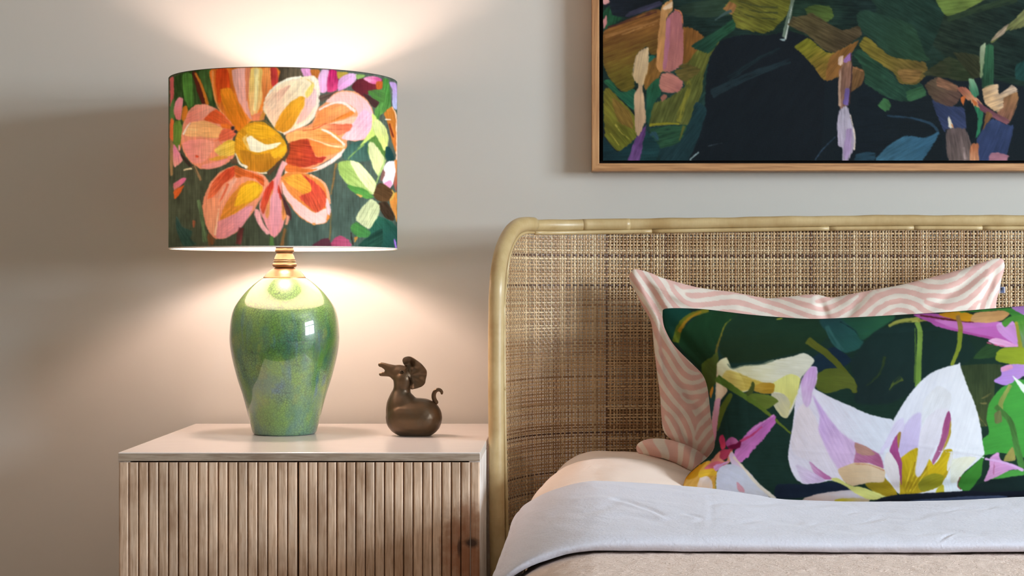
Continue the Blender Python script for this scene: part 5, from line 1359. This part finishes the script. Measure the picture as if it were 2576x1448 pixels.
def zfold(px_, py_, u, v):
    """pulls and dents near the corners and along the top seam"""
    d = 0.0
    for (x, y, ang, L, w, a) in ((1650, 760, 62, 90, 14, 0.010), (1672, 900, 80, 80, 10, 0.006), (1712, 960, 55, 90, 14, 0.008), (2068, 772, 70, 40, 12, 0.012), (2040, 760, 10, 60, 10, -0.006),
                                 (2420, 720, -35, 90, 14, 0.008), (2490, 720, -65, 70, 12, 0.008), (1700, 745, 30, 60, 10, -0.006), (2150, 770, -50, 50, 12, 0.006), (1745, 1130, 60, 70, 10, 0.006)):
        ca, sa = math.cos(math.radians(ang)), math.sin(math.radians(ang)); p = (px_ - x) * ca + (py_ - y) * sa; q = -(px_ - x) * sa + (py_ - y) * ca
        d = d + a * np.exp(-(p / L) ** 2 - (q / w) ** 2)
    return d + 0.003 * (fbm(px_ / 60, py_ / 60, 3) - 0.5)
zeb = thing('zebra_cushion', 'pink and cream zebra-striped cushion leaning on the cane headboard', 'cushion', at(2050, 1190, 3.0))
def into(o, parent):
    o.parent = parent; o.location = -Vector(parent.location); return o
into(cushion('cover', 481, 253, (zt, zb2, zl, zr_), 3.150, 2.985, 0.085, 0.040, MAT['zebra'], zebra_col, zfold), zeb)
# the slack lower corner folds out sideways in a rounded ear
ear_px = [(1768, 1172, 24), (1745, 1158, 27), (1715, 1143, 27), (1680, 1130, 25), (1650, 1126, 24), (1626, 1126, 21), (1608, 1128, 14), (1601, 1129, 5)]
E = catmull(np.array(ear_px, float), 90); a = np.linspace(0, 2 * math.pi, 64, endpoint=False)
T_ = np.gradient(E[:, :2], axis=0); T_ /= np.linalg.norm(T_, axis=1)[:, None]; N_ = np.stack([-T_[:, 1], T_[:, 0]], 1)
gx = E[:, 0][:, None] + N_[:, 0][:, None] * E[:, 2][:, None] * np.cos(a); gy = E[:, 1][:, None] + N_[:, 1][:, None] * E[:, 2][:, None] * np.cos(a)
yy = np.linspace(2.945, 3.015, 90)[:, None] - np.maximum(E[:, 2], 6)[:, None] * 1.15 * np.sin(a) / 1450
yy = yy + 0.004 * np.sin(E[:, 0][:, None] / 14 + np.cos(a) * 2)
Ve = np.stack([(gx - VX) * yy / F, yy, EYE - (gy - VY) * yy / F], -1)
band = smoothstep(-0.25, 0.25, np.sin(E[:, 0][:, None] / 6.2 + 1.6 * np.sin(E[:, 0][:, None] / 23) + 0.9 * np.cos(a) + 0.5 * np.sin(2 * a)) + 0.25)[..., None]
ce = CREAM * (1 - band) + PINK * band
link('folded_corner', mesh_arrays('folded_corner', Ve, grid_quads(90, 64, cj=True, flip=True), ce), MAT['zebra'], zeb)
ty = 3.139
bm = bmesh.new(); p0, p1 = at(2512, 721, ty), at(2529, 737, ty); box_bm(bm, (p0[0], ty, p1[2]), (p1[0], ty + 0.0012, p0[2]), 0.0003, 1)
tg = bm_obj('side_tag', bm, mat_flat('pale_tag', (214, 208, 214), 0.8), zeb); tg['label'] = 'small pale woven tag with a dark blue mark'
p0, p1 = at(2517.5, 722, ty), at(2526, 736, ty); box('mark', (p0[0], ty - 0.0006, p1[2]), (p1[0], ty, p0[2]), MAT['tagc'], tg)
p0, p1 = at(2518, 723, ty), at(2522, 730, ty); box('mark', (p0[0], ty - 0.0009, p1[2]), (p1[0], ty - 0.0006, p0[2]), mat_flat('dark_mark', (48, 50, 66), 0.8), tg)

# dark floral cushion in front
C = Canvas(1650, 740, 2760, 1300, 1 / 1.2, (27, 50, 40))
C.grain = 0.5; C.curve = 0.6; C.blur = 1; C.bristle = (2, 0.3)
P = C.poly; K = C.stroke
C.use('C4')
P([(-1500, 400), (1500, 400), (1500, 2600), (-1500, 2600)], (26, 49, 40), (27, 50, 44), streak=.12, smooth=False)
C.use('C3')
P([(400, 540), (580, 550), (700, 600), (560, 800), (480, 900), (400, 720)], (18, 66, 58), (24, 62, 46), streak=.12)
P([(540, 880), (640, 740), (850, 590), (1160, 620), (1010, 830), (940, 1000), (945, 1320), (800, 1180), (660, 1030)], (27, 62, 36), (24, 46, 26), g=70, streak=.12, soft=5)
P([(800, 1120), (940, 1040), (970, 1250), (900, 1400), (830, 1330)], (74, 90, 32), (60, 76, 28), streak=.18)
P([(988, 860), (1070, 700), (1180, 628), (1960, 668), (2060, 830), (1900, 962), (1720, 1012), (1400, 1084), (1100, 1104), (980, 1010)], (29, 56, 40), (28, 46, 28), g=100, streak=.10, soft=5)
K([(870, 582), (690, 640), (590, 740), (545, 900)], (40, 66), (116, 116, 36), (90, 104, 30), streak=.2); K([(800, 596), (660, 680), (575, 800)], (20, 36), (152, 118, 32), streak=.15)
K([(1150, 635), (1040, 720), (990, 850), (955, 950), (935, 1080)], (6, 22), (126, 130, 44), (104, 92, 36), dry=.12)
K([(1535, 675), (1600, 665)], 14, (150, 160, 60), dry=.2)
C.use('C4')
P([(95, 680), (350, 640), (530, 870), (500, 962), (350, 1004), (226, 922), (168, 802)], (38, 84, 80), (34, 70, 72), streak=.14, soft=2)
K([(300, 700), (440, 780), (530, 890)], (10, 14), (24, 48, 52), dry=.2); K([(170, 740), (230, 860), (320, 990)], (50, 60), (48, 92, 90), dry=.35)
P([(310, 640), (800, 620), (840, 670), (700, 762), (520, 884), (456, 790)], (44, 98, 70), (34, 76, 60), streak=.14, soft=5)
P([(-20, 1090), (130, 988), (250, 950), (420, 1082), (220, 1190), (90, 1194), (0, 1170)], (22, 40, 58), (24, 44, 58))
P([(400, 1100), (560, 880), (700, 770), (1046, 734), (1054, 1332), (800, 1500), (460, 1500), (450, 1280)], (28, 50, 48), (26, 42, 42), streak=.08, soft=5)
P([(1110, 780), (1470, 760), (1640, 1000), (1500, 1130), (1380, 1160), (1110, 1330)], (27, 50, 44), (24, 44, 42), streak=.08, soft=5)
K([(790, 1380), (840, 1300), (910, 1250)], (20, 60), (74, 90, 42), dry=.45); K([(560, 1330), (700, 1200), (740, 1040)], (16, 30), (44, 62, 36), dry=.4)
K([(-20, 880), (200, 1040), (420, 1290), (442, 1400)], (72, 52), (88, 94, 34), (80, 88, 30), streak=.12)
P([(52, 1242), (150, 1168), (300, 1158), (442, 1262), (454, 1396), (370, 1352), (180, 1404), (88, 1374), (46, 1312)], (88, 98, 40), (80, 92, 34), streak=.14)
K([(1062, 700), (1090, 820), (1078, 1080), (1068, 1345)], (46, 62), (124, 158, 72), (108, 144, 62), streak=.16); K([(1040, 760), (1045, 1000), (1036, 1300)], (10, 18), (78, 110, 50), dry=.2)
K([(780, 742), (900, 694), (1090, 676)], (28, 50), (168, 172, 84), (150, 156, 76), streak=.16); K([(820, 735), (920, 708), (1010, 695)], 8, (96, 104, 48)); K([(1070, 690), (1180, 684)], (26, 14), (148, 146, 70))
P([(1495, 1130), (1890, 1120), (1880, 1242), (1830, 1292), (1800, 1700), (1600, 1700), (1520, 1260)], (52, 66, 42), (62, 74, 44), streak=.16)
P([(1612, 1062), (1750, 918), (1874, 948), (1852, 1044)], (44, 74, 42), streak=.15)
P([(1020, 630), (1250, 618), (1560, 676), (1850, 716), (2060, 900), (2066, 945), (1950, 934), (1740, 864), (1520, 814), (1250, 744), (1186, 704)], (180, 82, 160), (176, 90, 168), streak=.1)
P([(1216, 680), (1600, 706), (1852, 696), (1964, 730), (2004, 905), (1820, 854), (1520, 794)], (202, 124, 198), (190, 100, 184), g=70, streak=.1)
K([(1090, 636), (1300, 668), (1560, 696), (1620, 690)], (14, 26), (96, 36, 42))
P([(1264, 628), (1470, 596), (1654, 648), (1612, 694), (1500, 694)], (206, 152, 34), (196, 136, 30), streak=.12)
P([(1636, 612), (1900, 588), (1986, 610), (1900, 684), (1760, 714), (1590, 694)], (202, 154, 100), (208, 164, 110), streak=.12)
P([(1380, 610), (2000, 560), (2400, 560), (2400, 900), (2113, 860), (2026, 722), (1990, 640), (1900, 588), (1600, 606)], (62, 130, 58), (72, 144, 62), streak=.12)
P([(1986, 556), (2200, 530), (2400, 540), (2400, 660), (2113, 632)], (182, 132, 206), streak=.08)
P([(1846, 720), (2000, 686), (2064, 802), (2090, 955), (1960, 884), (1866, 802)], (212, 156, 218), (200, 140, 210), streak=.08)
P([(1896, 700), (2000, 638), (2110, 640), (2104, 702), (2000, 692), (1930, 754)], (80, 146, 60), streak=.12)
P([(1756, 892), (1850, 858), (2066, 940), (1900, 948)], (226, 158, 212), (230, 180, 216)); K([(1745, 905), (1850, 930), (1930, 945)], 10, (206, 90, 130))
P([(2050, 700), (2400, 700), (2400, 1150), (2120, 1100)], (90, 150, 60), (150, 120, 180), streak=.15)
K([(2036, 700), (2068, 880), (2100, 1060)], (30, 46), (154, 152, 54), streak=.15)
P([(1846, 1000), (1900, 958), (2060, 948), (2400, 1000), (2400, 1142), (2100, 1144), (1960, 1114), (1836, 1082)], (150, 166, 46), (138, 156, 44), streak=.12)
P([(1888, 1150), (2000, 1118), (2400, 1140), (2400, 1240), (2113, 1236), (2000, 1324), (1900, 1324), (1816, 1282), (1890, 1224)], (192, 148, 206), (176, 136, 212), streak=.08)
P([(1888, 1150), (1984, 1118), (2004, 1160), (1896, 1194)], (216, 150, 190))
K([(1460, 636), (1488, 760), (1480, 850)], (44, 46), (150, 116, 66), (138, 128, 56), streak=.12); K([(1484, 800), (1470, 950), (1402, 1130)], (48, 36), (126, 144, 46), (136, 152, 50), streak=.12)
C.use('C6')
P([(1895, 230), (1960, 198), (2400, 260), (2400, 1000), (1900, 905), (1780, 884), (1616, 904), (1616, 762), (1676, 702), (1656, 562), (1676, 432), (1776, 292)], (70, 156, 66), (66, 148, 60), streak=.1)
P([(1893, 162), (2010, 252), (2200, 400), (2010, 334)], (226, 240, 226)); K([(1880, 250), (1800, 390), (1780, 480)], (34, 50), (138, 150, 78), streak=.2)
K([(1740, 450), (1880, 600), (1930, 800), (1990, 1030)], (46, 64), (66, 108, 52), (72, 124, 60), streak=.15)
P([(1726, 520), (1782, 488), (1802, 592), (1738, 614)], (106, 114, 70), streak=.2, dry=.1); P([(1838, 904), (1900, 826), (1924, 952), (1818, 964)], (150, 142, 78), streak=.15)
for a_, b_ in (((1600, 380), (1700, 330)), ((1590, 420), (1660, 420)), ((1580, 540), (1650, 640))): K([a_, ((a_[0] + b_[0]) / 2, (a_[1] + b_[1]) / 2 + 6), b_], (10, 24), (112, 108, 64), dry=.45)
P([(1630, 1160), (1800, 1112), (2400, 1080), (2400, 1420), (1500, 1420), (1440, 1250)], (24, 46, 44), (22, 36, 36), streak=.12)
P([(1845, 1052), (2400, 1020), (2400, 1110), (2005, 1094), (1696, 1134)], (74, 150, 66), streak=.12)
P([(1688, 930), (1762, 876), (1792, 950), (1966, 1040), (1880, 1044), (1740, 1114), (1630, 1154), (1680, 1032)], (200, 146, 200), (206, 150, 196), streak=.1); K([(1640, 938), (1840, 982), (2000, 1048)], (20, 28), (214, 172, 220)); K([(1730, 960), (1720, 1090)], 10, (176, 110, 150))
# big white flower, left petal
P([(70, 90), (0, 86), (-80, 220), (-132, 402), (-152, 602), (-182, 782), (-198, 922), (-172, 1042), (-122, 1134), (-40, 1180), (80, 1168), (210, 1142), (300, 1174), (344, 1174), (284, 1052), (420, 984), (694, 1034), (786, 600), (700, 558), (560, 526), (380, 446), (200, 366), (52, 286), (72, 200)], (220, 216, 232), (216, 222, 236), g=0, streak=.05)
P([(-120, 500), (-40, 420), (60, 560), (170, 830), (290, 1060), (300, 1150), (200, 1140), (120, 1060), (0, 960), (-140, 900), (-170, 780)], (226, 216, 224), (218, 212, 226), streak=.06, soft=5)
P([(28, 340), (70, 400), (182, 560), (302, 702), (424, 790), (424, 902), (402, 1004), (290, 1054), (218, 962), (148, 832), (88, 682), (98, 552), (56, 430)], (198, 168, 220), (210, 182, 220), streak=.08, soft=5)
P([(70, 92), (0, 88), (-80, 222), (-66, 382), (-30, 460), (10, 420), (32, 300), (62, 240)], (200, 160, 214), (210, 184, 222), streak=.08, soft=2)
P([(-8, 955), (80, 1030), (214, 1124), (150, 1134), (50, 1080)], (178, 106, 158), (204, 160, 200), streak=.1)
P([(-130, 1000), (-20, 1040), (150, 1140), (40, 1170), (-60, 1160)], (208, 184, 222), (214, 200, 226), soft=2)
# right petal
P([(776, 602), (828, 502), (898, 392), (1000, 260), (1120, 148), (1260, 88), (1390, 58), (1405, 34), (1418, 100), (1484, 280), (1554, 452), (1604, 652), (1618, 782), (1634, 902), (1560, 974), (1450, 1064), (1386, 1162), (1434, 1244), (1260, 1254), (850, 1274), (698, 1104), (688, 1002), (738, 852)], (222, 226, 240), (226, 230, 238), g=0, streak=.045)
P([(1060, 420), (1200, 260), (1320, 330), (1310, 480), (1200, 640), (1060, 700)], (218, 220, 226), (222, 226, 234), streak=.06, soft=3)
P([(856, 672), (960, 540), (1044, 518), (1032, 752), (1002, 862), (860, 934), (828, 802)], (204, 194, 230), (198, 186, 226), streak=.06, soft=5)
P([(800, 600), (880, 560), (880, 680), (780, 800), (700, 860), (690, 900), (650, 900), (720, 760)], (214, 208, 236), streak=.05, soft=2)
P([(856, 932), (1015, 836), (1002, 1062), (1015, 1114), (1062, 1052), (1122, 948), (1152, 1002), (1200, 958), (1262, 858), (1334, 856), (1324, 982), (1282, 1102), (1242, 1174), (1130, 1234), (850, 1290), (850, 1100)], (190, 166, 30), (176, 152, 34), ang=75, streak=.16)
P([(1100, 960), (1120, 940), (1180, 1010), (1300, 870), (1320, 980), (1240, 1100), (1120, 1140)], (204, 178, 34), (196, 168, 30), streak=.14)
P([(514, 1172), (620, 1158), (704, 1118), (804, 1232), (826, 1296), (700, 1306), (594, 1252)], (166, 142, 32), (150, 132, 36), streak=.14)
P([(1016, 1152), (1150, 1078), (1254, 1098), (1232, 1194), (1050, 1244)], (152, 148, 36), (140, 138, 40), streak=.14, dry=.05)
for q in range(7): K([(880 + 14 * q, 1250), (930 + 22 * q, 1100), (960 + 30 * q, 960 + 8 * q)], (6, 12), ((214, 188, 50), (150, 120, 30))[q % 2], dry=.35)
P([(1036, 702), (1100, 558), (1200, 478), (1304, 478), (1262, 602), (1222, 762), (1142, 902), (1062, 1062), (1015, 1114), (988, 1062), (1018, 862)], (221, 219, 230), (214, 212, 226), g=90, streak=.06, soft=2)
P([(1302, 486), (1324, 560), (1304, 702), (1242, 862), (1160, 994), (1146, 962), (1218, 782), (1256, 602)], (150, 74, 120), (168, 100, 140), streak=.12)
P([(1322, 560), (1324, 700), (1290, 800), (1240, 880), (1300, 700)], (176, 150, 60), streak=.1); P([(1330, 850), (1335, 960), (1290, 1060), (1285, 1000)], (226, 226, 224))
P([(748, 862), (800, 738), (857, 688), (832, 852), (864, 982), (864, 1240), (838, 1060), (826, 1010), (786, 930)], (162, 76, 136), (150, 70, 116), streak=.14); P([(820, 710), (857, 688), (845, 790), (830, 850)], (160, 130, 60), dry=.1)
P([(426, 790), (520, 826), (654, 900), (694, 1034), (560, 984), (416, 984), (430, 880)], (168, 96, 136), (176, 116, 150), streak=.12, soft=2); P([(426, 790), (540, 830), (620, 900), (520, 910), (440, 880)], (176, 134, 122), dry=.1)
P([(266, 1042), (400, 982), (540, 982), (704, 1040), (694, 1154), (560, 1164), (400, 1194), (326, 1154)], (216, 194, 164), (206, 178, 142), streak=.08)
K([(420, 990), (560, 1000), (700, 1050)], (6, 12), (196, 140, 110), dry=.2)
P([(716, 888), (762, 888), (834, 1010), (844, 1268), (758, 1152), (696, 1012)], (224, 220, 222), (216, 210, 216), streak=.06)
P([(1246, 1162), (1334, 1038), (1392, 1160), (1434, 1242), (1260, 1254)], (222, 232, 240)); P([(1196, 1212), (1252, 1178), (1258, 1254), (1176, 1264)], (192, 182, 52))
P([(1336, 948), (1560, 926), (1454, 1052), (1384, 1154), (1318, 1154)], (229, 229, 206), (222, 226, 214), streak=.06, soft=2)
P([(1640, 898), (1622, 962), (1604, 1092), (1502, 1234), (1440, 1240), (1386, 1192), (1416, 1102), (1530, 1002)], (64, 136, 50), (56, 122, 46), streak=.1); K([(1410, 1110), (1386, 1190), (1420, 1230)], 10, (120, 60, 60))
K([(1205, 870), (1400, 888), (1632, 930)], (4, 10), (236, 236, 246))  # not print: the bright highlight of the cushion's crease, painted in
# lower fringe
P([(-300, 1180), (0, 1178), (200, 1158), (330, 1188), (424, 1232), (300, 1254), (50, 1292), (-160, 1310), (-320, 1300)], (27, 38, 58), (24, 34, 50), streak=.12)
P([(-60, 1316), (0, 1292), (120, 1262), (380, 1230), (480, 1260), (570, 1324), (400, 1400), (-60, 1400)], (204, 200, 212), (196, 176, 170), streak=.06)
P([(196, 1130), (262, 1118), (382, 1190), (500, 1208), (726, 1302), (560, 1326), (446, 1272), (326, 1192)], (216, 220, 134), (204, 206, 122), streak=.14)
P([(240, 1320), (420, 1305), (560, 1324), (500, 1400), (240, 1400)], (196, 180, 150), (190, 178, 60))
P([(640, 1318), (850, 1272), (960, 1266), (1500, 1240), (1704, 1250), (2400, 1240), (2400, 1500), (500, 1500)], (22, 26, 38), (26, 32, 44), streak=.1)
P([(950, 1330), (1300, 1302), (1600, 1284), (1860, 1290), (1700, 1350), (900, 1400)], (68, 82, 112), dry=.1)
# cream flower, upper left
C.use('C5')
P([(690, 330), (752, 228), (742, 382), (712, 562), (724, 760), (690, 640), (676, 480)], (38, 74, 74), streak=.12); P([(686, 330), (712, 248), (722, 292), (700, 380)], (202, 142, 52))
P([(636, 92), (762, -60), (764, 182), (690, 294), (656, 200)], (76, 90, 36), (64, 78, 32), streak=.15)
P([(868, 328), (904, 350), (832, 502), (756, 690), (776, 482)], (86, 100, 36), streak=.12)
P([(756, 62), (800, 10), (852, -10), (842, 62), (834, 252), (854, 312), (772, 422), (742, 602), (720, 812), (696, 652), (738, 402), (748, 202)], (222, 198, 164), (214, 180, 156), streak=.08)
P([(738, 402), (792, 378), (762, 602), (742, 762), (713, 820), (708, 602)], (206, 152, 172), (190, 130, 150), streak=.08)
P([(756, 62), (800, 10), (850, 2), (880, 70), (900, 100), (1040, 62), (1150, 62), (1300, 18), (1480, -20), (1560, -44), (1610, -30), (1668, 20), (1640, 70), (1602, 112), (1532, 202), (1512, 332), (1474, 452), (1412, 556), (1356, 544), (1286, 442), (1266, 332), (1100, 302), (960, 324), (846, 262), (772, 190)], (216, 212, 172), (212, 212, 196), g=0, streak=.08)
P([(846, 118), (930, 128), (1100, 198), (1204, 240), (1100, 284), (960, 314), (856, 252), (800, 182)], (196, 172, 76), (206, 188, 104), streak=.12, soft=2)
P([(1278, 232), (1440, 148), (1534, 190), (1504, 332), (1430, 484), (1356, 332), (1286, 312)], (216, 216, 132), (208, 204, 120), streak=.12)
P([(1266, 332), (1380, 338), (1444, 422), (1412, 556), (1356, 544), (1286, 442)], (192, 188, 164), (204, 198, 150), streak=.1)
P([(1076, 290), (1180, 228), (1294, 240), (1282, 324), (1180, 334)], (172, 134, 42), (184, 150, 60), streak=.14)
K([(850, 50), (900, 98), (1000, 70), (1150, 62), (1290, 18)], (10, 18), (108, 122, 104), dry=.25)
P([(1088, 218), (1112, 260), (1082, 344), (1006, 344), (1058, 290)], (68, 80, 36), dry=.05)
P([(1036, 370), (1100, 328), (1254, 350), (1334, 402), (1230, 474), (1180, 484)], (100, 116, 46), (90, 108, 42), streak=.12)
K([(752, 186), (1000, 350), (1200, 492), (1448, 706)], (66, 14), (96, 114, 40), (82, 108, 40), streak=.1)
# pink bloom, lower left
P([(1288, 518), (1308, 602), (1242, 692), (1102, 854), (1030, 936), (960, 986), (906, 902), (956, 822), (1006, 732), (1100, 640), (1220, 570)], (194, 116, 184), (186, 104, 178), ang=-45, rough=2.2, streak=.14)
K([(1180, 640), (1080, 720), (970, 780)], (10, 26), (190, 64, 116)); K([(1290, 530), (1200, 590), (1060, 690)], (10, 8), (214, 150, 204), dry=.1)
P([(836, 782), (880, 738), (932, 748), (964, 790), (900, 834), (846, 824)], (182, 104, 152), (160, 70, 130), streak=.14); P([(846, 824), (930, 798), (984, 770), (974, 834), (900, 856)], (106, 18, 58))
P([(776, 740), (812, 712), (833, 760), (838, 834), (800, 858), (782, 802)], (176, 48, 88), (196, 60, 90))
P([(786, 862), (902, 848), (874, 912), (820, 954), (726, 956)], (166, 56, 82), streak=.12)
P([(696, 962), (786, 862), (782, 930), (842, 962), (880, 868), (904, 868), (884, 962), (830, 1004), (700, 1014), (636, 1036)], (216, 152, 114), (204, 120, 110), streak=.1)
P([(646, 1012), (760, 958), (864, 1000), (780, 1034), (636, 1046)], (198, 98, 114), streak=.12)
P([(866, 912), (902, 874), (964, 982), (1074, 1080), (1240, 1300), (1150, 1290), (1000, 1084), (896, 1000)], (212, 188, 214), (206, 200, 226), streak=.06)
P([(430, 1230), (446, 1142), (518, 1068), (598, 998), (660, 960), (704, 968), (640, 1032), (744, 1052), (764, 1092), (744, 1300), (430, 1300)], (206, 152, 58), (212, 166, 84), streak=.1)
P([(596, 1122), (660, 1098), (714, 1160), (702, 1300), (556, 1300)], (224, 206, 198), (216, 180, 140), streak=.06)
P([(476, 1102), (560, 1028), (662, 966), (602, 1042), (562, 1114), (478, 1134)], (190, 136, 26)); P([(596, 1052), (742, 1030), (752, 1094), (660, 1102), (586, 1114)], (222, 178, 52), streak=.1)
P([(756, 1072), (800, 1008), (900, 988), (1004, 1040), (1104, 1142), (1240, 1330), (756, 1330)], (206, 210, 222), (202, 206, 226), streak=.05)
P([(720, 1010), (800, 980), (880, 960), (800, 1010), (752, 1060)], (204, 150, 200))
K([(905, 920), (1000, 1018), (1130, 1170), (1300, 1320)], (14, 40), (226, 212, 190), (232, 226, 214), streak=.08)
P([(938, 1148), (1002, 1210), (1014, 1254), (956, 1244)], (206, 152, 166), dry=.05)
K([(428, 1240), (446, 1150), (518, 1070), (604, 996)], (12, 10), (196, 126, 22)); K([(750, 1090), (742, 1160), (748, 1280)], (8, 14), (150, 130, 40), dry=.2)

C.done(0.12)
CUSH_GAIN = (0.86, 0.86, 0.86)
ct = [(1667, 780), (1674, 776), (1700, 774.5), (1740, 775.5), (1780, 778), (1880, 790), (1960, 797), (2050, 801.5), (2160, 797), (2250, 792), (2400, 783), (2500, 775), (2576, 769), (2660, 762), (2720, 756)]
cl = [(1667, 780), (1667, 800), (1672, 825), (1690, 860), (1714, 888), (1744, 917), (1768, 943), (1779, 972), (1785, 1015), (1790, 1062), (1797, 1105), (1796, 1128), (1778, 1152), (1748, 1176), (1726, 1200), (1716, 1228)]
cb = [(1716, 1228), (1760, 1240), (1850, 1252), (1980, 1266), (2100, 1272), (2230, 1270), (2340, 1268), (2480, 1262), (2600, 1255), (2740, 1240)]
cr_ = [(2720, 756), (2715, 800), (2706, 900), (2704, 1000), (2708, 1100), (2722, 1180), (2740, 1240)]
def cfold(px_, py_, u, v):
    d = 0.0
    for (x, y, ang, L, w, a) in ((1720, 860, 48, 110, 18, 0.006), (2450, 1140, 8, 160, 5, -0.0012), (1800, 1080, 100, 90, 14, 0.005), (2100, 830, 3, 160, 12, 0.003), (2300, 1225, -3, 300, 12, 0.004)):
        ca, sa = math.cos(math.radians(ang)), math.sin(math.radians(ang)); p = (px_ - x) * ca + (py_ - y) * sa; q = -(px_ - x) * sa + (py_ - y) * ca
        d = d + a * np.exp(-(p / L) ** 2 - (q / w) ** 2)
    return d + 0.0025 * (fbm(px_ / 70, py_ / 70, 6) - 0.5)
cush = cushion('floral_cushion', 691, 349, (ct, cb, cl, cr_), 2.945, 2.765, 0.075, 0.035, MAT['cushion'], lambda x, y: C.sample(x, y, CUSH_GAIN), cfold)
tag(cush, 'dark green cushion printed with large white and yellow flowers, in front of the zebra cushion', 'cushion')
